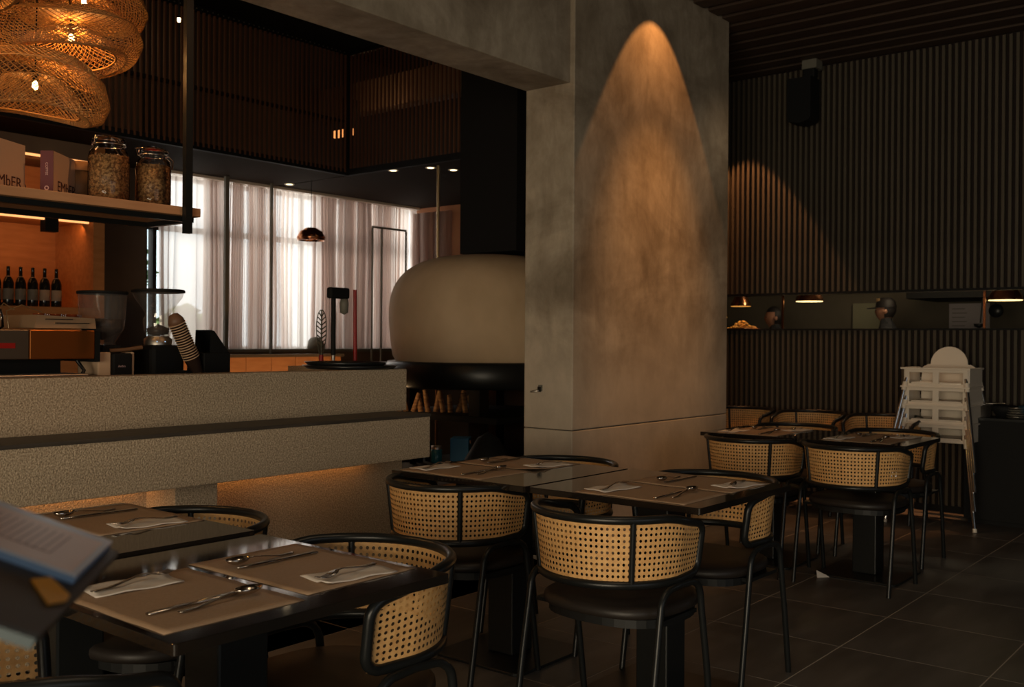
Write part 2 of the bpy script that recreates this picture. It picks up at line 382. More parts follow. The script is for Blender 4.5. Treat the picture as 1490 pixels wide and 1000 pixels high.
# curtains
def curtain(x0, x1, y, z0, z1, label, amp=.042, seed=1, along='x', gather=0.0):
    rnd = random.Random(seed); n = int((x1-x0)/.006); rows = 10; vs = []; fs = []
    ph = rnd.random()*6; k2 = rnd.uniform(9, 13)
    xs = []
    for i in range(n+1):
        t = x0+(x1-x0)*i/n
        fold = 60 + 14*sin(t*3.1+ph)
        d = amp*(.78+.22*sin(t*5.7+ph*2))*sin(t*fold*.9+2.2*sin(t*k2+ph))
        e = .012*sin(t*fold*.9*1.0+1.2+2*sin(t*k2))
        xs.append((t, d, e))
    for j in range(rows+1):
        h = j/rows; z = z0+(z1-z0)*h
        for t, d, e in xs:
            a = d*(1-.25*h)+.006*sin(h*5+t*9); tt = t+e*1.3+.004*sin(h*4+t*20) + gather*(1-h)*(t-x0)*0
            vs.append((tt, y+a, z) if along == 'x' else (y+a, tt, z))
    for j in range(rows):
        for i in range(n):
            a = j*(n+1)+i; fs.append((a, a+1, a+n+2, a+n+1))
    o = MB().add(vs, fs, True).build('curtain', curtainm)
    return tag(o, label, 'curtain')
curtain(4.77, 5.87, 7.88, 1.18, 2.72, 'sheer pale curtain at the left end of the long window, behind the cups', seed=3)
curtain(5.87, 7.03, 7.88, 1.18, 2.72, 'sheer pinkish curtain in the middle of the long window, behind the small pendant', seed=5)
curtain(7.03, 7.92, 7.88, 1.18, 2.72, 'sheer curtain at the end of the long window beside the dome oven', seed=11)
curtain(7.25, 7.80, 7.80, 1.0, 2.66, 'dim sheer curtain on the side wall behind the oven', seed=13, along='y', amp=.03)
tag(bx('curtain_rail', whiteplast, 4.70, 7.9, 7.80, 7.94, 2.715, 2.74), 'white curtain track along the ceiling above the sheer curtains', 'curtain rail')
# posts of the inner glass screen in front of the curtains
g = thing('glass_partition', 'dark framed posts standing in front of the sheer curtains', 'partition')
for x, wd in ((5.32, .020), (5.815, .008)):
    bx('post', greym, x-wd, x+wd, 7.68, 7.71, 0, 2.74, g)
# outside
bx('ground', mat('outdoor_paving', (0.35, 0.34, 0.31), .9), 0, 16, 8.3, 30, -.3, -.1, kind='structure')
rnd = random.Random(4)
def outdoor_tree(x, y, z, r, label):
    t = thing('tree', label, 'tree', (x, y, -.1), group='trees outside the window')
    mb = MB()
    for i in range(420):
        a = rnd.uniform(0, 2*pi); b = math.acos(rnd.uniform(-1, 1)); q = r*rnd.uniform(.55, 1)
        c = Vector((q*sin(b)*cos(a), q*sin(b)*sin(a), z+.1+q*cos(b)*1.2))
        s_ = rnd.uniform(.06, .13); T = Matrix.Translation(c) @ Matrix.Rotation(rnd.uniform(0, 6), 4, 'Z') @ Matrix.Rotation(rnd.uniform(0, 3), 4, 'X')
        mb.add([(-s_, 0, 0), (0, -s_*.5, 0), (s_, 0, 0), (0, s_*.5, 0)], [(0, 1, 2, 3)], False, T)
    mb.build('crown', leafm, t); MB().tube([(0, 0, 0), (.05, 0, z)], .08).build('trunk', woodlog, t)
for x, y, z, r, lb in ((5.9, 9.3, 1.25, .30, 'low green tree outside behind the left sheer curtain'), (8.6, 9.1, 1.5, .35, 'green tree outside behind the last sheer curtain by the oven'), (4.95, 9.0, 1.9, .35, 'green tree outside seen through the gap left of the curtains')):
    outdoor_tree(x, y, z, r, lb)

# ------------------------------------------------------------------ mezzanine screens over the bar
sc = thing('slat_screen', 'long dark slatted screen hanging over the bar, facing the dining room', 'screen')
for z0, z1 in ((2.735, 2.79), (3.20, 3.225), (3.80, 3.84)):
    bx('rail', blackmatte, 2.2, 5.98, 6.76, 6.80, z0, z1, sc)
bx('rail', blackmatte, 5.92, 5.98, 6.75, 6.81, 2.735, 3.84, sc)
s0 = None
for i in range(77):
    x = 2.25+i*.048
    if s0 is None: s0 = bx('slat', screenslat, -.0075, .0075, 6.752, 6.768, 2.76, 3.80, sc); s0.location.x = x
    else: a = s0.copy(); C.objects.link(a); a.location.x = x
bo = MB()
for i in range(76): bo.box(2.27+i*.048, 2.277+i*.048, 6.742, 6.75, 3.812, 3.82)
bo.build('bolt_row', greym, sc, kind='stuff')
sc2 = thing('slat_screen', 'shorter dark slatted screen running from the screen corner towards the black duct', 'screen')
for z0, z1 in ((2.735, 2.79), (3.80, 3.84)):
    bx('rail', blackmatte, 5.93, 5.97, 5.22, 6.75, z0, z1, sc2)
s0 = None
for i in range(32):
    y = 5.24+i*.048
    if s0 is None: s0 = bx('slat', screenslat, 5.932, 5.948, -.0075, .0075, 2.76, 3.80, sc2); s0.location.y = y
    else: a = s0.copy(); C.objects.link(a); a.location.y = y
bx('end_panel', mat('dark_brown_panel', (0.04, 0.018, 0.01), .6), 5.92, 5.96, 4.6, 5.21, 2.74, 3.84, sc2)
bx('wall_bulkhead', brownplaster, 6.60, 6.75, 5.2, 7.97, 3.50, 3.80, kind='structure')
bx('wall_bulkhead', brownplaster, 2.4, 4.3, 7.4, 7.97, 2.80, 3.35, kind='structure')
lp = thing('wall_lamp', 'small amber lamp glowing through the slats of the hanging screen', 'lamp', (6.26, 7.20, 3.22))
bx('glass_shade', amberlamp, -.03, .02, -.13, .13, -.03, .03, lp); bx('bracket', blackmatte, 0, .20, -.01, .01, .03, .34, lp)
light('POINT', 'mezzanine_glow', (6.25, 6.9, 3.35), None, 2.2, WARM, .05)
light('POINT', 'mezzanine_glow', (3.3, 7.4, 3.7), None, 2.5, WARM, .1)
light('POINT', 'mezzanine_glow', (4.6, 5.4, 3.6), None, .8, (1, .5, .25), .1)  # point light without a fixture, added to brighten the screen slats
light('POINT', 'mezzanine_glow', (3.2, 6.2, 2.55), None, .7, (1, .5, .25), .05)
# downlights in the low ceiling
for k, (x, y, lab) in enumerate(((5.947, 7.60, 'round ceiling downlight in the soffit above the sheer curtains'),
                  (6.00, 6.25, 'tilted round downlight just right of the screen corner'),
                  (6.10, 5.90, 'bright round downlight above the brass pole'),
                  (6.30, 5.82, 'round downlight beside the black duct'))):
    d = thing('downlight', lab, 'ceiling light', (x, y, 2.74), group='downlights in the low ceiling')
    MB().lathe([(.030, -.002), (.045, -.006), (.047, 0), (.03, 0)], n=20).build('ring', whiteplast, d)
    MB().lathe([(0.001, -.004), (.030, -.004)], n=20).build('lens', spotdisc, d)
    light('SPOT', 'downlight_beam', (x, y, 2.70), (x+(0.9 if k == 3 else 0), y+.3, 0), 9 if k == 3 else 4, WARM2, .03, spot=80, blend=.5)
# upper tiny spot seen through slats
d = thing('downlight', 'tiny bright spotlight high behind the slatted screen near the hanging rod', 'ceiling light', (2.66, 4.24, 2.80))
MB().lathe([(0.001, -.02), (.007, -.018), (.009, 0)], n=12).build('lens', spotdisc, d)
MB().tube([(0, 0, 0), (0, 0, 1.45)], .004).build('stem', blackmatte, d)

# ------------------------------------------------------------------ bar counter
ct = thing('bar_counter', 'long pebble-plastered bar counter with stepped ledge and glowing recess', 'counter')
bx('upper_front', pebble, -1.6, 3.60, 3.64, 3.76, 0.915, 1.127, ct, bevel=.004)
bx('counter_core', blackmatte, -1.6, 3.58, 3.86, 4.38, 0.0, 0.99, ct)
bx('inner_worktop', brushed, -1.6, 3.60, 3.76, 4.45, 0.99, 1.01, ct)
bx('counter_end', pebble, 3.48, 3.60, 3.76, 4.45, 1.01, 1.127, ct)
bx('ledge', pebble, -1.6, 3.505, 3.38, 3.85, 0.705, 0.903, ct, bevel=.004)
bx('ledge_top', ledgewood, -1.6, 3.507, 3.377, 3.64, 0.903, 0.917, ct)
bx('recess_wall', pebble, -1.6, 3.765, 3.84, 3.88, 0.0, 0.705, ct)
for x in (2.267, -.6):
    bx('pier', pebble, x, x+.20, 3.62, 3.84, 0.0, 0.705, ct, bevel=.003)
for a, b in ((-1.5, 2.23), (2.50, 3.48)):
    bx('led_strip', ledm, a, b, 3.80, 3.81, .700, .704, ct)
    light('AREA', 'ledge_led', ((a+b)/2, 3.81, .695), ((a+b)/2, 3.86, .3), 0.62*(b-a), (1.0, 0.40, 0.09), b-a, .02)
# hanging shelf
sh = thing('hanging_shelf', 'wooden shelf hanging over the bar on black steel rods', 'shelf')
bx('board', shelfwood, -.6, 2.299, 3.50, 3.90, 1.762, 1.796, sh, bevel=.002)
MB().box(-.6, 2.29, 3.535, 3.56, 1.742, 1.762).box(-.6, 2.29, 3.84, 3.865, 1.742, 1.762).box(2.265, 2.29, 3.535, 3.865, 1.742, 1.762).build('steel_frame', black, sh)
bx('rod', black, 2.215, 2.245, 3.474, 3.499, 1.69, 2.74, sh)
bx('rod', black, -.3, -.27, 3.474, 3.499, 1.69, 2.74, sh)

def jar(x, y, lab, rot, hgt=.25, r=.075):
    t = thing('glass_jar', lab, 'jar', (x, y, 1.797), rot, 'clip-top jars of grain on the hanging shelf')
    k = hgt/.25
    prof = [(0.001, 0), (r*.8, 0), (r*.97, .012*k), (r, .03*k), (r, .165*k), (r*.92, .19*k), (r*.72, .205*k), (r*.70, .215*k), (r*.76, .218*k)]
    MB().lathe(prof, n=32).build('jar_body', jarthin, t)
    MB().lathe([(r*.78, .221*k), (r*.82, .226*k), (r*.80, .238*k), (r*.6, .247*k), (.001, .25*k)], n=32).build('lid', jarthin, t)
    wb_ = MB(); wb_.tube([(r*.80*cos(a), r*.80*sin(a), .216*k) for a in [2*pi*i/24 for i in range(24)]], .0022, 6, True)
    wb_.tube([(r*.8, .02, .216*k), (r*1.08, .02, .20*k), (r*1.12, 0, .17*k), (r*1.08, -.02, .20*k), (r*.8, -.02, .216*k)], .002, 6)
    wb_.tube([(-r*.8, .02, .216*k), (-r*1.0, 0, .24*k), (0, 0, .256*k), (r*.9, 0, .235*k)], .002, 6)
    wb_.build('wire_clip', steel, t)
    rd = random.Random(int(x*1000)); gm = MB(); top = .172*k
    for i in range(1500):
        a = rd.uniform(0, 2*pi)
        if i % 5 == 0: rr = (r-.006)*math.sqrt(rd.random()); z = top+rd.uniform(-.003, .004)
        else: rr = r-.005; z = rd.uniform(.006, top)
        T = Tm((rr*cos(a), rr*sin(a), z), rd.uniform(0, 6), rd.uniform(-1.2, 1.2), rd.uniform(-1.2, 1.2)); s_ = .0045
        gm.add([(s_, 0, 0), (-s_, 0, 0), (0, .002, 0), (0, -.002, 0), (0, 0, .002), (0, 0, -.002)],
               [(0, 2, 4), (2, 1, 4), (1, 3, 4), (3, 0, 4), (2, 0, 5), (1, 2, 5), (3, 1, 5), (0, 3, 5)], False, T)
    gm.lathe([(.001, .005), (r-.007, .005), (r-.007, top), (.001, top)], n=24)
    gm.build('grain_fill', grainm, t, kind='stuff')
jar(1.985, 3.64, 'larger clip-top jar of brown grain, on the shelf left of the other jar', .4, .255, .076)
jar(2.185, 3.66, 'smaller clip-top jar of brown grain near the rod at the shelf end', -.3, .245, .068)
def carton(x, y, rz, lab, L=.228, W=.047, Hh=.165):
    t = thing('coffee_carton', lab, 'box', (x, y, 1.797), rz, 'lettered cartons on the hanging shelf')
    bx('carton_side', cream, 0, L, .0008, W-.0008, 0, Hh, t)
    bx('spine', plum, -.0015, 0, 0, W, 0, Hh, t)
    bx('back_cover', plum, 0, L, W-.0008, W, 0, Hh, t)
    text('lettering', 'EMbER', ink, t, (.035, -.0003, .022), (pi/2, 0, 0), .056, sx=1.05)
    text('spine_lettering', 'COFFEE', pinkink, t, (-.002, W*.5+.004, .122), (pi/2, pi/2, -pi/2), .0125, sx=1.1)
    MB().lathe([(.0045, 0), (.0085, .0006)], n=24, T=Tm((-.0017, W*.5, .028), 0, 0, -pi/2)).build('round_emblem', pinkink, t)
    return t
carton(1.762, 3.625, radians(90-48.2), 'plum and cream lettered carton with its plum spine turned out, left of the jars')
carton(1.512, 3.60, radians(90-58), 'cream lettered carton at the frame edge of the shelf', L=.225, W=.05, Hh=.185)
bt = thing('small_bottle', 'small dark bottle between the two lettered cartons', 'bottle', (1.725, 3.80, 1.797))
MB().lathe([(.001, 0), (.016, 0), (.016, .05), (.010, .06), (.010, .075), (.001, .075)], n=14).build('bottle_body', bottleglass, bt)
tag(MB().lathe([(.001, 0), (.018, 0), (.022, .028), (.020, .028), (.016, .004), (.001, .004)], c=(1.735, 3.72, 1.797), n=18).build('glass_cup', jarthin), 'tiny clear glass beside the plum carton spine', 'glass')
wc = thing('wooden_canister', 'brown wooden canister partly hidden behind the larger grain jar', 'canister', (1.95, 3.80, 1.797))
MB().lathe([(.001, 0), (.055, 0), (.055, .13), (.001, .13)], n=24).build('canister_body', cork, wc)
MB().lathe([(.057, .13), (.057, .165), (.001, .17)], n=24).build('lid', orangewood, wc)
tag(bx('red_box', redm, 2.235, 2.30, 3.76, 3.84, 1.797, 1.92, bevel=.002), 'dark red box at the shelf end behind the smaller jar', 'box')

# ------------------------------------------------------------------ pendant lamps
def wovenlamp(x, y, z, R, hh, ph, tilt, lab, power, seedv):
    t = thing('woven_pendant', lab, 'pendant lamp', (x, y, z), 0, 'woven rattan pendants over the bar')
    t.rotation_euler = (tilt[0], tilt[1], ph)
    def shell(prof, n, m, sgn, warp):
        # diamond lattice surface
        def at(a, u):
            q = u*(len(prof)-1); i = min(int(q), len(prof)-2); fr_ = q-i
            r = prof[i][0]*(1-fr_)+prof[i+1][0]*fr_; zz = prof[i][1]*(1-fr_)+prof[i+1][1]*fr_
            k = r/R
            zz += warp*R*k*k*(sin(2*a+.5)*.55+sin(a)*.45)
            r *= 1+.06*sin(3*a+1)
            return (r*cos(a), r*sin(a), zz)
        vs = []; fs = []
        for j in range(m+1):
            for i in range(n):
                vs.append(at(2*pi*(i+(.5 if j % 2 else 0))/n, j/m))
        for j in range(m-1):
            for i in range(n):
                if j % 2 == 0: a = j*n+i; b = (j+1)*n+i; c = (j+2)*n+i; d_ = (j+1)*n+(i-1) % n
                else: a = j*n+i; b = (j+1)*n+(i+1) % n; c = (j+2)*n+i; d_ = (j+1)*n+i
                fs.append((a, b, c, d_))
        o = MB().add(vs, fs, False)
        return o
    p1 = [(.04*R, .46*hh), (.35*R, .52*hh), (.70*R, .44*hh), (.93*R, .22*hh), (1.0*R, -.05*hh), (.92*R, -.30*hh), (.74*R, -.42*hh), (.60*R, -.36*hh)]
    p2 = [(.10*R, .20*hh), (.36*R, .14*hh), (.58*R, -.10*hh), (.74*R, -.40*hh)]
    def ringpts(pr, i0, wz):
        out = []
        for q_ in range(64):
            a = 2*pi*q_/64; rr, zz = pr[i0]; k = rr/R; zz += wz*R*k*k*(sin(2*a+.5)*.55+sin(a)*.45); rr *= 1+.06*sin(3*a+1)
            out.append((rr*cos(a), rr*sin(a), zz))
        return out
    MB().tube(ringpts(p1, len(p1)-1, .20), .004, 6, True).tube(ringpts(p1, 3, .20), .0025, 5, True).tube(ringpts(p2, len(p2)-1, .22), .004, 6, True).build('rim_band', rattan, t)
    for nm, pr, n, m in (('outer_weave', p1, 62, 40), ('inner_weave', p2, 48, 18)):
        o = shell(pr, n, m, 1, .20 if nm == 'outer_weave' else .22).build(nm, rattan, t)
        wf = o.modifiers.new('weave', 'WIREFRAME'); wf.thickness = .0042 if nm == 'outer_weave' else .0036; wf.use_even_offset = False; wf.use_replace = True
    MB().lathe([(.001, .025), (.008, .02), (.0115, .005), (.009, -.006), (.001, -.01)], n=14).build('bulb', bulbm, t)
    MB().lathe([(.012, .022), (.012, .06), (.001, .06)], n=12).build('lamp_socket', blackmatte, t)
    cd = MB().tube([(0, 0, .07), (0, 0, 4.24-z)], .003).build('cord', blackmatte, t)
    cd.rotation_euler = Matrix.Rotation(0, 3, 'Z').to_euler()
    light('POINT', 'pendant_bulb', (x, y, z+.01), None, power, (1.0, 0.48, 0.13), .03)
    return t
wovenlamp(1.925, 3.82, 2.445, .275, .17, 2.2, (.0, .05), 'large woven rattan pendant with the brightest bulb, over the carton shelf', 7, 1)
wovenlamp(1.775, 3.80, 2.225, .270, .24, .7, (.03, -.03), 'lowest and darkest woven rattan pendant, hanging beneath the bright one', 1.0, 2)
wovenlamp(2.13, 4.12, 2.70, .255, .20, 4.0, (.0, .0), 'woven rattan pendant furthest back, partly hidden at the top', 4, 3)
wovenlamp(1.36, 3.60, 2.50, .300, .22, 5.2, (.0, .0), 'woven rattan pendant cut off by the upper frame corner, glowing yellow', 8, 4)

# ------------------------------------------------------------------ coffee bar equipment
em = thing('espresso_machine', 'steel espresso machine on the bar with an orange reflection painted on its panel', 'coffee machine', (.075, .155, 1.010))
bx('body_panel', mat('orange_reflection_steel', (0.55, 0.17, 0.035), .34, .9), 1.757, 2.025, 3.80, 4.20, .178, .296, em, bevel=.004)  # orange reflection painted into the steel colour
bx('body_panel', mat('dark_reflection_steel', (0.22, 0.165, 0.115), .4, .9), 1.0, 1.755, 3.80, 4.20, .178, .296, em, bevel=.004)  # same steel, dark side of the painted reflection
bx('side_panel', black, 2.026, 2.048, 3.80, 4.20, .165, .292, em)
bx('base', brushed, 1.0, 1.99, 3.78, 4.18, .045, .118, em, bevel=.004)
bx('inner_body', blackmatte, 1.0, 1.94, 3.92, 4.15, .11, .18, em)
for x in (1.2, 1.85): bx('foot', blackmatte, x, x+.05, 3.85, 3.90, 0, .05, em)
bx('red_badge', redm, 1.55, 1.70, 3.797, 3.80, .222, .243, em)
MB().tube([(1.98, 3.86, .17), (2.0, 3.84, .13), (1.97, 3.83, .08), (1.955, 3.83, .05)], .008).build('side_strut', black, em)
tr = MB().add([(1.775, 3.80, .303), (2.03, 3.80, .303), (2.03, 3.81, .345), (1.79, 3.81, .356), (1.775, 4.15, .303), (2.03, 4.15, .303), (2.03, 4.15, .345), (1.79, 4.15, .356)],
              [(0, 1, 2, 3), (5, 4, 7, 6), (4, 0, 3, 7), (1, 5, 6, 2), (0, 4, 5, 1)]).build('cup_tray', mat('tray_bronze', (0.42, 0.26, 0.15), .45, .3), em)
bx('slot', blackmatte, 1.82, 1.93, 3.797, 3.803, .337, .3405, em); bx('slot', blackmatte, 1.86, 2.0, 3.797, 3.803, .322, .3255, em)
tag(MB().lathe([(.001, 0), (.028, 0), (.040, .01), (.036, .055), (.030, .075), (.034, .08)], c=(1.735, 4.055, 1.307), n=20).build('glass_pitcher', jarthin), 'small clear glass pitcher on top of the espresso machine', 'pitcher')
cupm = mat('amber_glass', (0.20, 0.04, 0.012), 0.08, spec=.8)
for i in range(9):
    x = 1.905+i*.023; y = 4.035+.03*(i % 3)
    tag(MB().lathe([(.001, 0), (.013, 0), (.021, .012), (.024, .032), (.022, .032), (.017, .006), (.001, .005)], c=(x, y, 1.340), n=14, T=None).build('espresso_cup', cupm),
        'small amber glass cup upturned on the espresso machine tray', 'cup', 'amber cups on the espresso machine')
wh = MB(); wh.tube([(1.72, 3.9, .30), (1.71, 3.9, .37), (1.78, 3.92, .395), (1.86, 3.92, .37)], .0025); wh.tube([(1.68, 3.88, .385), (1.70, 3.9, .40), (1.74, 3.9, .375)], .0025)
wh.build('wire_rack', brass, em)

def grinder(x, y, lab, wide):
    t = thing('coffee_grinder', lab, 'coffee grinder', (x, y, 1.010))
    if wide:
        MB().box(-.085, .085, -.09, .11, 0, .235).build('body', blackmatte, t, bevel=.02)
        MB().lathe([(.062, .235), (.062, .262), (.05, .27), (.05, .275)], n=24).build('collar', brushed, t)
        MB().lathe([(.05, .27), (.062, .30), (.068, .345), (.055, .375), (.075, .41), (.105, .45), (.113, .475)], n=30).build('hopper', hopper, t)
        MB().lathe([(.001, .488), (.112, .488), (.118, .484), (.118, .474), (.10, .472), (.001, .472)], n=30).build('hopper_lid', blackmatte, t)
        for dx in (-.06, -.02): bx('indicator', signalblue, dx-.002, dx+.002, -.093, -.09, .248, .252, t)
        MB().lathe([(.001, .275), (.045, .285), (.05, .31), (.001, .33)], n=20).build('bean_fill', beansm, t, kind='stuff')
    else:
        MB().box(-.005, .085, -.10, .10, 0, .20).box(-.03, .06, -.06, .06, .20, .235).build('body', blackmatte, t, bevel=.008)
        bx('side_shell', cream, -.065, -.006, -.085, .09, 0, .205, t, bevel=.006); bx('side_shell', cream,   .086, .102, -.085, .09, 0, .205, t, bevel=.006)
        MB().lathe([(.055, .235), (.055, .25), (.082, .29), (.092, .31), (.099, .450), (.101, .455)], n=30).build('hopper', hopper, t)
        MB().lathe([(.001, .466), (.103, .466), (.106, .46), (.103, .453), (.001, .455)], n=30).build('hopper_lid', blackmatte, t)
        MB().lathe([(.001, .255), (.077, .290), (.088, .31), (.091, .345), (.001, .35)], n=24).build('bean_fill', beansm, t, kind='stuff')
        text('lettering', 'Anfim', pinkink, t, (.018, -.1005, .14), (pi/2, 0, 0), .014)
        MB().tube([(.0, -.06, .21), (.07, -.07, .215), (.14, -.08, .225)], .009).build('handle', cork, t)
    return t
grinder(2.205, 4.09, 'coffee grinder with straight clear hopper half full of dark beans', False)
grinder(2.50, 4.14, 'coffee grinder with a flared clear hopper, behind the cup stack', True)
ch = thing('cup_holder', 'black slanted dispenser box holding the leaning cups', 'holder', (2.655, 3.995, 1.010))
bx('box_body', blackmatte, -.055, .085, -.07, .07, 0, .20, ch, bevel=.004)
MB().add([(-.02, -.06, .20), (.085, -.06, .20), (.005, -.06, .30), (-.015, -.06, .305), (-.02, .06, .20), (.085, .06, .20), (.005, .06, .30), (-.015, .06, .305)],
         [(0, 1, 2, 3), (5, 4, 7, 6), (1, 5, 6, 2), (3, 2, 6, 7)]).build('slanted_guide', blackmatte, ch)
MB().box(-.14, -.05, -.06, .05, 0, .12).build('lower_box', blackmatte, ch, bevel=.01)
cup0 = None
axis = Vector((-.075, 0, .155)).normalized()
for i in range(15):
    p = Vector((2.578, 3.94, 1.120)) + axis*(.0118*i)
    T = Matrix.Translation((0, 0, 0))
    if cup0 is None:
        mb = MB().lathe([(.024, 0), (.034, .075), (.037, .078), (.034, .081), (.030, .07), (.022, .004), (.001, .002)], n=24)
        cup0 = mb.build('paper_cup', mat('cup_dark', (0.035, 0.018, 0.012), .5)); cu = cup0
        rim0 = MB().tube([(.0355*cos(a), .0355*sin(a), .0785) for a in [2*pi*i/24 for i in range(24)]], .0026, 6, True).build('cup_rim', mat('cup_card', (0.55, 0.36, 0.22), .7), cup0)
    else:
        cu = cup0.copy(); C.objects.link(cu); rc = rim0.copy(); C.objects.link(rc); rc.parent = cu
    cu.location = p; cu.rotation_euler = axis.to_track_quat('Z', 'Y').to_euler()
    tag(cu, 'takeaway paper cup nested in the leaning stack beside the flared grinder', 'cup', 'leaning stack of takeaway cups')
tag(MB().lathe([(.030, 0), (.036, .004), (.034, .022), (.020, .045), (.001, .05)], n=24).build('domed_cup', mat('brown_cup_end', (0.18, 0.09, 0.05), .5)), 'brown rounded cup topping the leaning cup stack', 'cup')
bpy.data.objects['domed_cup'].location = Vector((2.578, 3.94, 1.120)) + axis*(.0118*14+.078); bpy.data.objects['domed_cup'].rotation_euler = axis.to_track_quat('Z', 'Y').to_euler()

# tray and tools at the counter end
def pan(x, y, z, r, lab):
    return tag(MB().lathe([(.001, .004), (r*.86, .004), (r*.97, .016), (r, .018), (r*.9, -.0), (.001, 0)], c=(x, y, z), n=44).build('round_pan', black), lab, 'pan')
pan(3.40, 3.845, 1.127, .24, 'wide flat black pan underneath, on the end of the bar counter')
pan(3.38, 3.855, 1.145, .21, 'smaller black round pan stacked on the wide one at the counter end')
to = thing('pan_gripper', 'black upright press tool with a T-shaped head at the counter end', 'tool', (3.53, 4.13, 1.010))
MB().tube([(0, 0, 0), (0, 0, .49)], [.010, .010], 10).build('rod', brushed, to); MB().tube([(0, 0, .18), (0, 0, .50)], .013, 10).build('grip', blackmatte, to)
MB().box(-.035, .10, -.02, .02, .485, .545).build('head', blackmatte, to, bevel=.01)
MB().lathe([(.001, .40), (.022, .41), (.025, .46), (.02, .485), (.001, .485)], c=(.075, 0, 0), n=14).build('knob', greym, to)
bx('base', blackmatte, -.11, .03, -.06, .06, 0, .03, to)
tag(MB().tube([(3.745, 4.18, 0), (3.70, 4.15, 1.55)], [.014, .010], 10).build('red_pole', redm), 'red broom pole leaning by the counter end before the oven', 'pole')
lo = thing('leaf_ornament', 'slender cut-metal leaf ornament standing behind the black pans', 'ornament', (3.54, 4.24, 1.010))
MB().tube([(0, 0, 0), (0, 0, .18)], .012, 8).build('stand', redm, lo)
lf = MB(); zc = .30; hl = .125; wl_ = .034
rim = [(wl_*sin(a)*(1-.25*cos(a)), 0, zc+hl*-cos(a)) for a in [2*pi*i/40 for i in range(40)]]
lf.tube(rim, .0028, 6, True)
for i in range(9):
    zz = zc-hl*.75+i*hl*.19
    q = math.sqrt(max(0, 1-((zz+.01-zc)/hl)**2))*wl_
    for s_ in (-1, 1): lf.tube([(0, 0, zz-.008), (s_*q, 0, zz+.014)], .0035, 6)
lf.tube([(0, 0, .17), (0, 0, zc+hl)], .004, 6); lf.build('leaf', mat('ornament_metal', (0.10, 0.095, 0.07), .5, .5), lo)

# small copper pendant and bowl near the curtains
pd = thing('dome_pendant', 'small copper dome pendant in front of the sheer curtains', 'pendant lamp', (5.90, 7.22, 2.18))
MB().lathe([(.001, .12), (.05, .115), (.105, .08), (.13, .03), (.125, 0), (.115, 0), (.118, .03), (.09, .07), (.001, .10)], n=28).build('lamp_shade', copper, pd)
MB().lathe([(.001, .085), (.012, .07), (.001, .055)], n=10).build('bulb', spotdisc, pd)
MB().tube([(0, 0, .11), (0, 0, .56)], .003).build('cord', blackmatte, pd)
tag(MB().lathe([(.001, .12), (.05, .11), (.085, .06), (.095, 0), (.001, 0)], c=(6.47, 7.84, 1.178), n=24).build('dark_bowl', greym), 'upturned dark bowl on the window sill', 'bowl')
# low orange wood front below the window, lit
ow = thing('wood_bench_back', 'orange-lit wooden panel low under the long window', 'panel')
for i in range(8): 
    bx('plank', orangewood, 3.95+i*.255, 4.20+i*.255, 6.9, 6.94, 0, 1.12, ow)
bx('cap_rail', ledgewood, 3.93, 6.01, 6.88, 6.96, 1.12, 1.145, ow)
light('AREA', 'bench_led', (5.0, 6.55, 1.0), (5.0, 6.9, 1.0), 3.0, (1, .5, .18), 2.6, .04)
# metal frame in front of the curtain
mf = thing('garment_frame', 'thin dark metal frame standing before the curtain beside the oven', 'frame')
for x in (6.98, 7.11, 7.46): bx('post', greym, x-.006, x+.006, 7.56, 7.58, 0, 2.42, mf)
bx('top_bar', greym, 6.98, 7.46, 7.56, 7.58, 2.42, 2.44, mf)
tag(MB().tube([(6.07, 5.78, 0), (6.07, 5.78, 2.74)], .013, 10).build('brass_pole', brass), 'slim brass pole rising behind the dome oven to the ceiling', 'pole')
# back bar cabinet
bb = thing('back_bar_cabinet', 'orange-lit wooden back bar with bottle niche behind the coffee machine', 'cabinet')
bx('side', orangewood, 3.86, 3.95, 7.30, 7.97, 0, 2.74, bb); bx('back', orangewood, 1.2, 3.86, 7.90, 7.97, 0, 2.74, bb)
bx('base', orangewood, 1.2, 3.86, 7.30, 7.90, 0, 1.50, bb); bx('middle_rail', orangewood, 1.2, 3.86, 7.30, 7.90, 2.16, 2.30, bb)
bx('top_rail', brownplaster, 1.2, 3.86, 7.30, 7.90, 2.62, 2.74, bb)
bx('led_strip', ledm, 1.3, 3.84, 7.33, 7.35, 2.145, 2.16, bb); bx('led_strip', ledm, 1.3, 3.84, 7.33, 7.35, 2.605, 2.62, bb)
light('AREA', 'niche_led', (2.9, 7.45, 2.13), (2.9, 7.85, 1.7), 2.6, (1, .36, .10), 1.9, .03)
light('AREA', 'niche_led', (2.9, 7.45, 2.59), (2.9, 7.85, 2.3), 1.5, (1, .36, .10), 1.9, .03)
bs = thing('bar_speaker', 'small black box speaker under the back bar rail above the bottles', 'speaker', (3.55, 7.36, 2.0))
bx('cabinet', blackmatte, -.05, .05, -.04, .04, .06, .16, bs)
tag(bx('bottle_shelf_riser', blackmatte, 2.2, 3.4, 7.55, 7.85, 1.50, 1.53), 'black riser under the bottles in the back bar niche', 'riser')
bprot = None
def bottle(x, y, z, lab, bright):
    t = thing('bottle', lab, 'bottle', (x, y, z), 0, 'bottles in the back bar niche')
    MB().lathe([(.001, 0), (.036, 0), (.038, .01), (.038, .17), (.030, .20), (.013, .225), (.012, .285), (.014, .29), (.001, .295)], n=18).build('bottle_body', bottleglass, t)
    MB().lathe([(.039, .05), (.039, .13)], n=18).build('bottle_label', labelm if bright else greym, t)
    MB().lathe([(.020, .212), (.0165, .222)], n=14).build('neck_label', labelm, t)
    return t
for i in range(8):
    x = 3.03+i*.089
    bottle(x, 7.46, 1.50, 'dark wine bottle, number %s from the cabinet side in the front bottle row' % ('eight', 'seven', 'six', 'five', 'four', 'three', 'two', 'one')[i], i > 5)
    
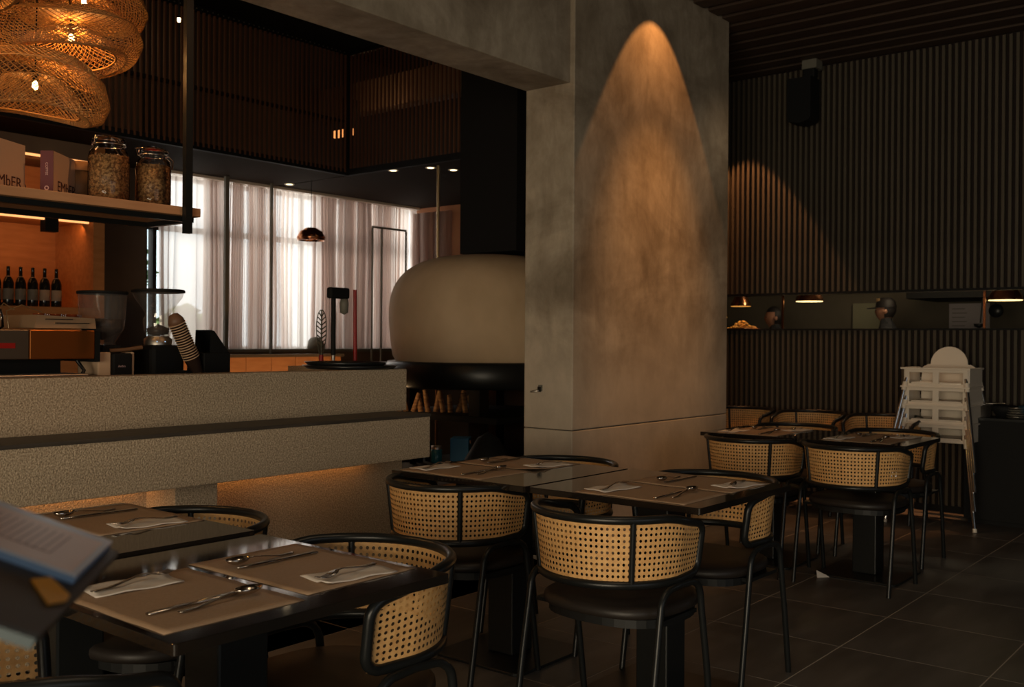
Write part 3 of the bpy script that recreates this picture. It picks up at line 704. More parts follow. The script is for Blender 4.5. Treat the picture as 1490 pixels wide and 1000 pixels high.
# ------------------------------------------------------------------ dome oven
ov = thing('dome_oven', 'large domed plaster pizza oven on a black steel base', 'oven', (5.78, 4.97, 0))
prof = []
for i in range(26):
    a = (pi/2)*i/25
    rr = .755*(cos(a)**.62 if cos(a) > 0 else 0); zz = .46*(sin(a)**.80)
    prof.append((max(rr, .001), 1.46+zz))
prof = [(.70, 1.118), (.725, 1.16), (.742, 1.28), (.752, 1.38)] + prof
MB().lathe(prof, n=72).build('dome', ovenplaster, ov)
MB().lathe([(.001, .93), (.76, .93), (.775, .95), (.775, 1.10), (.76, 1.118), (.001, 1.118)], n=64).build('steel_band', black, ov)
for a in (.6, 2.2, 3.75, 5.3):
    x, y = .6*cos(a), .6*sin(a); bx('leg', black, x-.05, x+.05, y-.05, y+.05, 0, .93, ov)
bx('lower_shelf', blackmatte, -.6, .6, -.6, .6, .70, .74, ov); bx('lower_shelf', blackmatte, -.6, .6, -.6, .6, .30, .34, ov)
bx('back_panel', mat('soot_brown', (0.05, 0.022, 0.012), .8), .58, .62, -.6, .6, .34, .93, ov)
dk = thing('exhaust_duct', 'square black exhaust duct rising from the dome oven', 'duct', (0, 0, 0))
bx('duct_box', blackmatte, 5.60, 6.15, 4.55, 5.10, 1.93, 4.2, dk)
# firewood beneath
rnd = random.Random(9)
for i in range(12):
    x = 5.14+rnd.uniform(0, .22); y = 5.30+.02*(i % 6)+.012*(i//6); 
    dx, dy = (rnd.uniform(-.05, .05), rnd.uniform(-.05, .05))
    k = i*.045
    px, py = 5.22+k*.62, 5.36-k*1.1
    lo_ = MB().tube([(px, py, .742), (px+dx, py+dy, .742+rnd.uniform(.12, .17))], [.022, .017], 5)
    tag(lo_.build('firewood_log', woodlog), 'split firewood log standing on the shelf under the oven', 'log', 'firewood under the oven')
light('POINT', 'firewood_fill', (5.02, 5.25, .86), None, 1.0, WARM, .05)  # unseen fill lamp added to brighten the firewood
# low service bench in front of the oven with things on it
sb = thing('service_bench', 'dark steel bench before the oven holding cartons and bottles', 'bench')
bx('bench_top', blackmatte, 4.2, 5.3, 4.05, 4.55, .46, .49, sb)
for x, y in ((4.22, 4.08), (5.26, 4.08), (4.22, 4.5), (5.26, 4.5)): bx('leg', black, x-.02, x+.02, y-.02, y+.02, 0, .46, sb)
bx('front_rail', orangewood, 3.95, 4.62, 4.02, 4.04, .30, .42, sb)
bl = thing('blue_crate', 'bright blue plastic box behind the middle tables below the oven', 'box', (4.83, 4.38, .49), radians(35))
MB().box(-.075, .075, -.06, .06, 0, .15).build('box_body', blueplast, bl, bevel=.004); bx('latch', orangewood, -.01, .01, -.066, -.06, .11, .13, bl)
jr = thing('capped_jar', 'teal jar with a steel cap beside the blue plastic box', 'jar', (4.62, 4.40, .49))
MB().lathe([(.001, 0), (.035, 0), (.037, .01), (.037, .085), (.03, .09), (.001, .09)], n=20).build('jar_body', tealglass, jr)
MB().lathe([(.033, .088), (.033, .11), (.001, .112)], n=20).build('lid', brushed, jr)
for i, (x, y) in enumerate(((4.50, 4.49), (4.57, 4.50), (4.66, 4.51))):
    t = thing('sauce_bottle', 'small sauce bottle with an orange cap behind the teal jar', 'bottle', (x, y, .49), 0, 'sauce bottles by the blue box')
    MB().lathe([(.001, 0), (.022, 0), (.022, .11), (.010, .135), (.001, .135)], n=14).build('bottle_body', bottleglass, t)
    MB().lathe([(.012, .133), (.012, .155), (.001, .157)], n=12).build('cap', orangeprint, t)
ca = thing('printed_carton', 'pale carton with orange print and bold letters, below the middle tables', 'box', (4.52, 3.92, 0), radians(-40))
bx('carton_body', cardboard, -.10, .10, 0, .16, .20, .40, ca, bevel=.003); bx('blue_side', blueplast, -.135, -.101, 0, .16, .20, .40, ca)
text('lettering', 'CA', ink, ca, (.0, -.002, .285), (pi/2, 0, 0), .07); bx('orange_mark', orangeprint, .0, .08, -.002, 0, .345, .385, ca)
bx('stand', blackmatte, -.12, .12, 0, .16, 0, .20, ca)
sk = thing('black_sack', 'black sack slumped beside the concrete column', 'bag', (4.60, 3.95, 0))
MB().lathe([(.001, 0), (.26, 0), (.30, .15), (.26, .40), (.17, .56), (.08, .68), (.001, .72)], n=20, sx=.9, sy=.75).build('sack_body', blackmatte, sk)
tp = thing('wall_tap', 'small metal valve with a lever on the side of the concrete column', 'tap', (4.574, 3.525, .99))
bx('plate', greym, -.008, 0, -.012, .014, -.005, .030, tp); MB().tube([(-.005, 0, .0), (-.03, .01, -.006), (-.03, .05, -.010)], .006).build('lever', brushed, tp); bx('valve_body', black, -.02, -.006, -.008, .010, -.01, .02, tp)

# ------------------------------------------------------------------ dining tables
def rsq(hx, hy, r, n=5):
    pts = []
    for cx, cy, a0 in ((hx-r, hy-r, 0), (-hx+r, hy-r, pi/2), (-hx+r, -hy+r, pi), (hx-r, -hy+r, 3*pi/2)):
        for i in range(n+1):
            a = a0+(pi/2)*i/n; pts.append((cx+r*cos(a), cy+r*sin(a)))
    return pts
def slab(pts, z0, z1, mb=None, smooth=False, T=None):
    mb = mb or MB(); n = len(pts)
    vs = [(x, y, z0) for x, y in pts]+[(x, y, z1) for x, y in pts]
    fs = [tuple(range(n-1, -1, -1)), tuple(range(n, 2*n))]+[(i, (i+1) % n, n+(i+1) % n, n+i) for i in range(n)]
    return mb.add(vs, fs, smooth, T)
def make_table(x, y, z, lab, hx=.347, hy=.347, ox=0, oy=0):
    t = thing('dining_table', lab, 'table', (x, y, 0), 0, 'black square restaurant tables')
    slab(rsq(hx, hy, .008), z-.022, z).build('tabletop', blackgloss, t, bevel=.0015)
    slab(rsq(.2, .2, .02), z-.034, z-.022).build('mounting_plate', black, t)
    bx('pedestal', black, -.065+ox, .065+ox, -.065+oy, .065+oy, .012, z-.034, t, bevel=.006)
    slab(rsq(.225, .225, .04), 0, .012, T=Tm((ox, oy, 0))).build('base_plate', black, t, bevel=.003)
    return t
TB = dict(A=(1.308, 1.882, .748), Z=(1.312, 2.598, .755), B=(3.155, 1.872, .75), Cc=(3.150, 2.578, .75), D=(5.51, 1.955, .75), E=(5.51, 2.545, .75))
make_table(*TB['A'], 'glossy black table in front, reflecting the bright curtains, beside the open menu', .349, .349)
make_table(*TB['Z'], 'black table behind the menu, joined to the front table', .345, .345)
make_table(*TB['B'], 'middle black table nearest the open floor, with white napkins', .345, .345)
make_table(*TB['Cc'], 'middle black table beside the counter ledge, under the dome oven', .345, .345)
make_table(*TB['D'], 'far black table at the end nearest the white highchairs', .30, .293)
make_table(*TB['E'], 'far black table at the end nearest the concrete column', .30, .293)

# ------------------------------------------------------------------ cutlery and settings
def strip(ws, th=.0022, T=None, mb=None):
    # ws: list of (x, halfwidth, z)
    mb = mb or MB(); vs = []; fs = []; n = len(ws)
    for x, hw, z in ws: vs += [(x, -hw, z), (x, hw, z), (x, hw, z+th), (x, -hw, z+th)]
    for i in range(n-1):
        a = i*4; b = a+4
        for j in range(4): fs.append((a+j, a+(j+1) % 4, b+(j+1) % 4, b+j))
    fs += [(3, 2, 1, 0), (n*4-4, n*4-3, n*4-2, n*4-1)]
    return mb.add(vs, fs, True, T)
HANDLE = [(-.10, .0055, .003), (-.095, .0070, .002), (-.06, .0062, .002), (-.02, .0038, .008), (.02, .0028, .014)]
fkm = strip(HANDLE+[(.035, .004, .014), (.045, .010, .011), (.060, .0115, .008)])
for dy in (-.0095, -.0032, .0032, .0095): strip([(.058, .0017, .008), (.08, .0015, .006), (.10, .0009, .010)], T=Matrix.Translation((0, dy, 0)), mb=fkm)
fork0 = fkm.build('fork', steel)
spm = strip(HANDLE+[(.035, .004, .014)])
spm.add([(.067+.034*cos(a)*q, .0195*sin(a)*q, .004+.010*q*q+(.004 if q == 1 else 0)) for q in (0.001, .45, .8, 1) for a in [2*pi*i/18 for i in range(18)]],
        [(r*18+i, r*18+(i+1) % 18, (r+1)*18+(i+1) % 18, (r+1)*18+i) for r in range(3) for i in range(18)], True)
spoon0 = spm.build('spoon', steel); so = spoon0.modifiers.new('th', 'SOLIDIFY'); so.thickness = .0012
kn = strip([(-.115, .006, .001), (-.11, .0080, .001), (-.03, .0070, .001), (-.005, .005, .001), (.0, .0085, .002), (.08, .0085, .002), (.11, .005, .002), (.12, .001, .002)], th=.004)
knife0 = kn.build('knife', steel)
nap_v = []; NN = 12
for j in range(NN+1):
    for i in range(NN+1):
        x = -.095+.19*i/NN; y = -.052+.104*j/NN
        nap_v.append((x, y, .003+.0015*sin(x*60)*cos(y*70)+(.004 if i == NN and j > 8 else 0)))
napm = MB().add(nap_v, [(j*(NN+1)+i, j*(NN+1)+i+1, (j+1)*(NN+1)+i+1, (j+1)*(NN+1)+i) for j in range(NN) for i in range(NN)], True)
nap0 = napm.build('napkin', napkinm); so = nap0.modifiers.new('th', 'SOLIDIFY'); so.thickness = .002; so.offset = 0
mv = []; NM = 14
def mat_mesh(curl):
    vs = []
    for j in range(NM+1):
        for i in range(NM+1):
            x = -.157+.314*i/NM; y = -.214+.428*j/NM; d = max(0, (i/NM+j/NM-1.6))
            vs.append((x, y, .0009+.0006*sin(y*30+curl)+curl*.06*d*d))
    return MB().add(vs, [(j*(NM+1)+i, j*(NM+1)+i+1, (j+1)*(NM+1)+i+1, (j+1)*(NM+1)+i) for j in range(NM) for i in range(NM)], True)
mat0 = mat_mesh(0.0).build('placemat', kraft); so = mat0.modifiers.new('th', 'SOLIDIFY'); so.thickness = .0012; so.offset = 0
mat1 = mat_mesh(.9).build('placemat', kraft); so = mat1.modifiers.new('th', 'SOLIDIFY'); so.thickness = .0012; so.offset = 0
used = set()
def put(src, loc, rz, lab, cat, grp):
    if src.name in used: o = src.copy(); C.objects.link(o)
    else: o = src; used.add(src.name)
    o.location = loc; o.rotation_euler = (0, 0, rz); tag(o, lab, cat, grp); return o
def setting(tk, far, tabname, rnd, hx=.347, my=.06, curl=False, ymul=1.0, swapside=None, squeeze=1.0):
    tx, ty, tz = TB[tk]; s = -1 if not far else 1; rz = 0 if not far else pi
    side = 'far' if far else 'near'
    cx = tx+s*(hx-.165*squeeze-.012); cy = ty+(-.073)*1.0
    cy = ty-my
    j = lambda a: rnd.uniform(-a, a)
    m = put(mat1 if curl else mat0, (cx, cy, tz), rz+j(.015), 'brown kraft placemat, %s side of the %s' % (side, tabname), 'placemat', 'kraft placemats')
    m.scale = (squeeze, squeeze, 1)
    def loc(dx, dy, dz): 
        c_, s_ = cos(rz), sin(rz); return (cx+dx*c_-dy*s_, cy+dx*s_+dy*c_, tz+dz)
    a = j(.12)+.12
    put(nap0, loc(-.015, .150*squeeze, .002), rz-.12+j(.06), 'folded white napkin, %s side of the %s' % (side, tabname), 'napkin', 'white napkins')
    put(fork0, loc(-.01, .150*squeeze, .0065), rz-.02+a, 'steel fork on a napkin, %s side of the %s' % (side, tabname), 'fork', 'forks')
    put(knife0, loc(.0, -.080*squeeze, .0022), rz+.03+j(.05), 'steel knife, %s side of the %s' % (side, tabname), 'knife', 'knives')
    put(spoon0, loc(.03, -.112*squeeze, .0022), rz+.10+j(.05), 'steel spoon, %s side of the %s' % (side, tabname), 'spoon', 'spoons')
rs = random.Random(21)
setting('A', False, 'front table', rs, my=.073)
setting('A', True, 'front table', rs, my=.045)
setting('Z', True, 'table behind the menu', rs, my=-.10, hx=.36)
setting('Z', False, 'table behind the menu', rs, my=-.10)
setting('B', False, 'middle table nearest the open floor', rs, my=.06)
setting('B', True, 'middle table nearest the open floor', rs, my=.06)
setting('Cc', False, 'middle table beside the counter', rs, my=-.10)
setting('Cc', True, 'middle table beside the counter', rs, my=-.10, curl=True)
setting('D', False, 'far table by the highchairs', rs, hx=.29, my=.02, squeeze=.86)
setting('D', True, 'far table by the highchairs', rs, hx=.29, my=.02, squeeze=.86)
setting('E', False, 'far table by the column', rs, hx=.29, my=-.02, squeeze=.86)
setting('E', True, 'far table by the column', rs, hx=.29, my=-.02, squeeze=.86)

# ------------------------------------------------------------------ chairs
RT, RL, ZT, ZL, SM = .262, .240, .736, .535, pi/2+.50
def bpos(s, h, off=0.0):
    R = RL+(RT-RL)*h+off; z = ZL+(ZT-ZL)*h
    if abs(s) <= pi/2: p = (-R*cos(s), R*sin(s))
    else:
        e = (abs(s)-pi/2)*.27; sg = 1 if s > 0 else -1; p = (e, sg*(R-.10*e))
        z -= 0
    q = max(0, min(1, (abs(s)-1.15)/(SM-1.15))); z -= .038*q*q*(3-2*q)*h
    return Vector((p[0], p[1], z))
def make_chair(lab):
    t = thing('cane_chair', lab, 'chair', (0, 0, 0), 0, 'black cane-back dining chairs')
    cs, chh = .17, .24; pts = []
    N = 34
    for i in range(N+1): pts.append((-SM+cs+(2*SM-2*cs)*i/N, 1))
    for i in range(1, 6): a = pi/2*i/6; pts.append((SM-cs+cs*sin(a), 1-chh+chh*cos(a)))
    for i in range(0, 4): pts.append((SM, 1-chh-(1-2*chh)*i/3))
    for i in range(1, 6): a = pi/2*i/6; pts.append((SM-cs+cs*cos(a), chh-chh*sin(a)))
    for i in range(N+1): pts.append((SM-cs-(2*SM-2*cs)*i/N, 0))
    for i in range(1, 6): a = pi/2*i/6; pts.append((-SM+cs-cs*sin(a), chh-chh*cos(a)))
    for i in range(0, 4): pts.append((-SM, chh+(1-2*chh)*i/3))
    for i in range(1, 6): a = pi/2*i/6; pts.append((-SM+cs-cs*cos(a), 1-chh+chh*sin(a)))
    MB().tube([bpos(s, h) for s, h in pts], .0135, 10, True).build('back_frame', black, t)
    for s in (-.80, .80):
        MB().tube([bpos(s, .0, .002), bpos(s, .5, .002), bpos(s, 1, .002)], .0095, 8).build('back_post', black, t)
    def panel(s0, s1):
        p = .0172; nu = max(2, round((s1-s0)*.255/p)); nv = 11; mb = MB()
        vs = []; fs = []
        idx = {}
        for j in range(nv+1):
            for i in range(nu+1):
                idx[i, j] = len(vs); vs.append(bpos(s0+(s1-s0)*i/nu, j/nv))
        for j in range(nv):
            for i in range(nu):
                c4 = [idx[i, j], idx[i+1, j], idx[i+1, j+1], idx[i, j+1]]; oc = []
                for k in range(8):
                    a = -pi/2-pi/8*1+2*pi*k/8
                    ui = i+.5+.27*cos(a); vj = j+.5+.27*sin(a)
                    oc.append(len(vs)); vs.append(bpos(s0+(s1-s0)*ui/nu, vj/nv))
                for k in range(4):
                    fs.append((c4[k], c4[(k+1) % 4], oc[(2*k+1) % 8], oc[(2*k) % 8]))
                    fs.append((c4[(k+1) % 4], oc[(2*k+2) % 8], oc[(2*k+1) % 8]))
        mb.add(vs, fs, True)
        return mb.build('cane_panel', cane, t)
    panel(-.80, .80); panel(.80, SM-.02); panel(-SM+.02, -.80)
    sp = [(.235*math.copysign(abs(cos(a))**.75, cos(a))+.045, .225*math.copysign(abs(sin(a))**.75, sin(a))) for a in [2*pi*i/36 for i in range(36)]]
    sp = [(x, y*1.06) for x, y in sp]
    sm = MB(); vs = []; rings = [(.86, .418), (.98, .424), (1.0, .436), (.99, .450), (.93, .459), (.5, .462), (.001, .462)]
    for q, z in rings: vs += [(.045+(x-.045)*q, y*q, z) for x, y in sp]
    sm.add(vs, [(r*36+i, r*36+(i+1) % 36, (r+1)*36+(i+1) % 36, (r+1)*36+i) for r in range(len(rings)-1) for i in range(36)], True)
    sm.add([(.045+(x-.045)*.86, y*.86, .418) for x, y in sp], [tuple(range(35, -1, -1))])
    sm.build('seat', darkseat, t)
    slab([(.045+(x-.045)*.88, y*.96) for x, y in sp], .392, .418).build('seat_frame', mat('grey_black', (0.007, 0.0075, 0.0075), .55) if 'grey_black' not in MATS else MATS['grey_black'], t)
    for sy in (-1, 1):
        for sx in (-1, 1):
            path = [(sx*.200, sy*.252, 0.0), (sx*.160, sy*.252, .25), (sx*.128, sy*.250, .43)]
            for i in range(1, 7):
                a = pi/2*i/6; path.append((sx*(.060+.064*cos(a)), sy*.250, .455+.062*sin(a)))
            path.append((0, sy*.248, .520))
            MB().tube(path, .0115, 8).build('leg', black, t)
        bx('seat_bracket', black, -.09, .13, sy*.215-.018, sy*.238+.014, .405, .418, t)
    return t
ch0 = make_chair('x')
CH = [
 (2.735, 1.800, 0.0, 'cane chair in front of the middle table, seen from behind, wholly in view'),
 (2.855, 2.610, 0.0, 'cane chair by the counter ledge with its back to us, behind the front table'),
 (3.470, 1.860, pi, 'cane chair on the far side of the middle table, beside the open floor'),
 (3.480, 2.600, pi, 'cane chair mostly hidden beyond the middle table near the oven'),
 (1.640, 1.870, pi, 'large cane chair wrapped round the far edge of the front table'),
 (1.610, 2.585, pi, 'cane chair tucked at the far side of the table behind the menu'),
 (0.830, 1.780, 0.0, 'cane chair cut off by the frame, below the menu'),
 (5.250, 1.935, 0.0, 'cane chair with its back to us at the far table, end towards the highchairs'),
 (5.250, 2.520, 0.0, 'cane chair with its back to us at the far table, end beside the column'),
 (6.020, 2.010, pi, 'cane chair facing us at the far table, nearest the stacked highchairs'),
 (6.020, 2.620, pi, 'cane chair facing us at the far table, showing only its rim'),
 (7.330, 3.640, pi, 'cane chair by the slatted wall partly hidden by the concrete column'),
 (7.330, 3.060, pi, 'cane chair by the slatted wall, middle of the three in the row'),
 (7.330, 2.500, pi, 'cane chair by the slatted wall, right beside the white highchairs')]
for k, (x, y, rz, lab) in enumerate(CH):
    if k == 0: ch0.location = (x, y, 0); ch0.rotation_euler = (0, 0, rz); ch0['label'] = lab
    else: dup(ch0, (x, y, 0), rz+random.uniform(-.02, .02), lab)

# ------------------------------------------------------------------ white highchairs
def highchair(k, x, y, lab):
    t = thing('highchair', lab, 'highchair', (x, y, .13*k), 0, 'stacked white highchairs'); zt = .58
    # shell facing -x : front panel with two openings, sides, seat, tray rim, backrest
    hw = .215; mb = MB()
    mb.box(-.17, -.155, -hw, hw, zt+.10, zt+.13)            # top rail of front
    mb.box(-.17, -.155, -hw, hw, zt, zt+.022)
    for y0, y1 in ((-hw, -hw+.035), (-.022, .022), (hw-.035, hw)): mb.box(-.17, -.155, y0, y1, zt+.02, zt+.105)
    mb.build('front_panel', whiteplast, t, bevel=.004)
    bx('seat_pan', whiteplast, -.156, .16, -.17, .17, zt+.018, zt+.030, t)
    for s_ in (-1, 1):
        bx('side_panel', whiteplast, -.155, .17, s_*hw-.008, s_*hw+.008, zt, zt+.13, t, bevel=.004)
    bx('rim', whiteplast, -.19, .17, -hw-.02, -hw+.012, zt+.122, zt+.134, t, bevel=.003); bx('rim', whiteplast, -.19, .17, hw-.012, hw+.02, zt+.122, zt+.134, t, bevel=.003)
    bx('rim', whiteplast, -.195, -.165, -hw-.02, hw+.02, zt+.122, zt+.134, t, bevel=.003)
    pts = []
    for i in range(21):
        a = pi*i/20; pts.append((.125*cos(a), zt+.13+.02+.13*sin(a)))
    pts = [(.19, zt+.02), (.18, zt+.13), (.145, zt+.15)] + pts + [(-.145, zt+.15), (-.18, zt+.13), (-.19, zt+.02)]
    if k == 3:
        n = len(pts); vs = [(.14+.05*(z-zt)*1.0, yy, z) for yy, z in pts]+[(.155+.05*(z-zt), yy, z) for yy, z in pts]
        MB().add(vs, [tuple(range(n)), tuple(range(2*n-1, n-1, -1))]+[(i, (i+1) % n, n+(i+1) % n, n+i) for i in range(n)]).build('backrest', whiteplast, t, bevel=.003)
    else: bx('backrest', whiteplast, .14, .155, -.19, .19, zt+.02, zt+.13, t)
    for sx in (-1, 1):
        for sy in (-1, 1):
            lg = MB().tube([(sx*.16, sy*.20, zt+.06), (sx*.30, sy*.30, .012)], .0125, 10).build('leg', chrome, t)
            MB().tube([(sx*.167, sy*.205, zt+.03), (sx*.18, sy*.214, zt-.03)], .019, 8).build('leg_socket', whiteplast, lg)
            if k == 0: MB().tube([(sx*.297, sy*.298, .024), (sx*.302, sy*.302, 0)], .015, 8).build('foot_cap', whiteplast, lg)
HX, HY = 7.48, 2.13
for k, lab in enumerate(('white plastic highchair lowest in the stack of four', 'white plastic highchair second from the bottom of the stack', 'white plastic highchair third from the bottom of the stack', 'white plastic highchair topmost in the stack, rounded backrest rising')):
    highchair(k, HX, HY, lab)

# ------------------------------------------------------------------ black sideboard with dishes
cb = thing('sideboard', 'low black sideboard by the slatted wall holding steel pans', 'cabinet')
bx('carcass', blackmatte, 7.55, 7.875, .2, 2.0, .03, .735, cb, bevel=.003); bx('top', black, 7.54, 7.875, .19, 2.01, .735, .752, cb); bx('plinth', blackmatte, 7.58, 7.875, .2, 1.98, 0, .03, cb)
def dish(name, prof, c, m, lab, cat): return tag(MB().lathe(prof, c=c, n=28).build(name, m), lab, cat)
dish('steel_pan', [(.001, 0), (.066, 0), (.070, .005), (.078, .085), (.086, .088), (.086, .094), (.074, .094), (.066, .008), (.001, .006)], (7.68, 1.93, .752), brushed, 'round stainless steel pan on the black sideboard', 'pan')
sp_ = thing('steel_spoon_rest', 'pale spoon lying across the stainless steel pan', 'spoon', (7.68, 1.90, .848)); MB().tube([(0, .05, .012), (0, -.03, .0), (0, -.14, .004)], .006).build('spoon_handle', steel, sp_)
dish('black_bowl', [(.001, 0), (.05, 0), (.08, .05), (.09, .085), (.084, .085), (.07, .04), (.001, .01)], (7.68, 1.765, .752), blackmatte, 'black bowl between the steel pan and the plates', 'bowl')
for i in range(5):
    dish('plate', [(.001, 0), (.045, 0), (.066, .010), (.070, .012), (.066, .014), (.001, .006)], (7.66, 1.685+.002*(i % 2), .752+.016*i), greym if i % 2 else brushed, 'grey plate in the small pile on the sideboard, level %s from the bottom' % ('one', 'two', 'three', 'four', 'five')[i], 'plate')['group'] = 'plates piled on the sideboard'
dish('blue_bowl', [(.001, 0), (.05, 0), (.09, .05), (.10, .09), (.094, .09), (.07, .03), (.001, .01)], (7.70, 1.58, .752), bluebowl, 'dark blue glazed bowl at the frame edge of the sideboard', 'bowl')
# wall speaker
ws = thing('wall_speaker', 'black loudspeaker hung from the ceiling before the slatted wall', 'speaker', (7.72, 3.29, 3.10))
sv = [(-.10, -.02), (-.085, -.045), (.0, -.065), (.085, -.045), (.10, -.02), (.10, .30), (-.10, .30)]
n = 7; MB().add([(-.10, a, b) for a, b in sv]+[(.08, a, b) for a, b in sv], [tuple(range(n)), tuple(range(2*n-1, n-1, -1))]+[(i, n+i, n+(i+1) % n, (i+1) % n) for i in range(n)]).build('cabinet', blackmatte, ws)
bx('bracket', blackmatte, -.05, .03, -.11, -.01, .30, .39, ws, bevel=.01); bx('ceiling_box', greym, -.06, .06, -.13, -.01, .37, .44, ws)
tn = MB().add([(5.23, 2.13, 0.0005), (5.29, 2.08, 0.0005), (5.31, 2.13, .0005), (5.255, 2.145, .035)], [(0, 1, 3), (1, 2, 3), (2, 0, 3), (0, 2, 1)]).build('napkin_scrap', napkinm)
tag(tn, 'crumpled white napkin scrap on the floor by the far table base', 'napkin')

# ------------------------------------------------------------------ kitchen behind the pass
bx('wall_kitchen', kitchenwall, 11.2, 11.3, -1.2, 8.2, 0, 3.0, kind='structure'); bx('wall_kitchen_side', kitchenwall, 8.0, 11.3, 6.4, 6.5, 0, 3.0, kind='structure')
bx('wall_kitchen_side', kitchenwall, 8.0, 11.3, -1.2, -1.1, 0, 3.0, kind='structure'); bx('ceiling_kitchen', kitchenwall, 8.0, 11.3, -1.2, 6.5, 2.9, 3.0, kind='structure')
ps = thing('pass_shelf', 'steel pass shelf running behind the slatted opening', 'shelf')
bx('shelf_board', brushed, 8.0, 8.75, -.9, 4.9, 1.365, 1.388, ps)
for y in (-.8, 2.0, 4.8): bx('bracket', black, 8.0, 8.6, y-.02, y+.02, 1.30, 1.365, ps)
def heat_lamp(x, y, z, r, m, lab, pw):
    t = thing('heat_lamp', lab, 'heat lamp', (x, y, z), 0, 'copper heat lamps over the pass')
    MB().lathe([(r, 0), (r*.97, .03), (r*.62, .10), (r*.45, .17), (.02, .20), (.001, .20)], n=28).build('lamp_shade', copper, t)
    MB().lathe([(.001, .004), (r*.96, .004), (r*.96, -.004), (.001, -.004)], n=28).build('glowing_disc', m, t)
    MB().tube([(0, 0, .2), (0, 0, 2.9-z)], .005).build('cord', blackmatte, t)
    light('SPOT', 'heat_lamp_beam', (x, y, z-.01), (x, y, 0), pw, (1, .62, .25), .08, spot=120, blend=.6)
heat_lamp(8.35, 3.49, 1.635, .118, lampdisc, 'bright heat lamp above the pass, left of the capped cook', 7)
heat_lamp(8.35, 1.92, 1.615, .125, lampdisc, 'bright heat lamp above the pass near the frame edge', 7)
heat_lamp(9.6, 4.76, 1.652, .105, lampdim, 'dim amber heat lamp over the heaped food', 5)
heat_lamp(9.6, 5.02, 1.54, .10, lampdim, 'dim amber heat lamp next to the concrete column edge', 3)
for i, y in enumerate((3.59, 1.99)):
    tag(bx('copper_post', copper, 8.02, 8.035, y-.008, y+.008, 1.388, 1.69), ('slim copper post in the pass beside the dark-haired cook', 'slim copper post in the pass beside the hanging utensils')[i], 'post')
light('POINT', 'kitchen_light', (9.2, 2.6, 2.7), None, 45, (1, .78, .5), .2)
wbp = thing('menu_board', 'pale notice board on the kitchen wall seen through the pass', 'board', (11.19, 0, 0))
bx('sheet', whiteboard, -.02, 0, 2.72, 3.12, 1.30, 1.70, wbp)
for i in range(6): bx('text_line', greym, -.022, -.02, 2.96-.02*(i % 2), 3.09, 1.64-.045*i, 1.648-.045*i, wbp)
bx('wall_kitchen_panel', mat('olive_panel', (0.20, 0.19, 0.12), .6), 11.15, 11.2, 3.72, 4.15, 1.2, 1.72, kind='structure')
tag(bx('kitchen_hood', blackmatte, 9.7, 10.7, 1.9, 3.1, 1.70, 2.2), 'black extractor hood low over the kitchen stoves', 'hood')
ld = thing('ladle', 'dark ladle hanging under the extractor hood before the pale board', 'ladle', (9.9, 2.47, 1.70))
MB().tube([(0, 0, .0), (0, .02, -.23)], .007).build('handle', black, ld); MB().lathe([(.001, -.03), (.04, -.015), (.05, .012), (.001, .012)], c=(0, .03, -.25), n=16).build('bowl', black, ld)
ld = thing('skillet', 'black skillet hanging beside the ladle', 'pan', (9.9, 2.36, 1.70))
MB().tube([(0, 0, .0), (0, 0, -.06)], .007).build('handle', black, ld); MB().lathe([(.001, 0), (.06, 0), (.065, .02), (.001, .02)], n=18, T=Tm((0, -.0, -.12), 0, 0, pi/2)).build('pan_body', black, ld)
fd = thing('food_heap', 'heap of pale fried food under the amber lamp in the pass', 'food', (8.55, 4.22, 1.388))
rf = random.Random(2); fm = MB()
for i in range(60):
    a = rf.uniform(0, 6.28); q = rf.uniform(0, .10); z = .012+max(0, .085-q*.8)*rf.random()
    fm.lathe([(.001, -.014), (.018, -.006), (.018, .006), (.001, .014)], n=6, T=Tm((q*cos(a), q*1.5*sin(a), z), rf.uniform(0, 3), rf.uniform(0, 3)), smooth=False)
fm.build('food_pieces', mat('fried_gold', (0.62, 0.34, 0.10), .6), fd, kind='stuff')
MB().lathe([(.001, 0), (.11, 0), (.14, .018), (.001, .008)], n=24, sy=1.3).build('platter', copper, fd)
light('SPOT', 'food_glow', (8.5, 4.22, 1.66), (8.5, 4.22, 1), 1.6, (1, .55, .15), .02, spot=80)

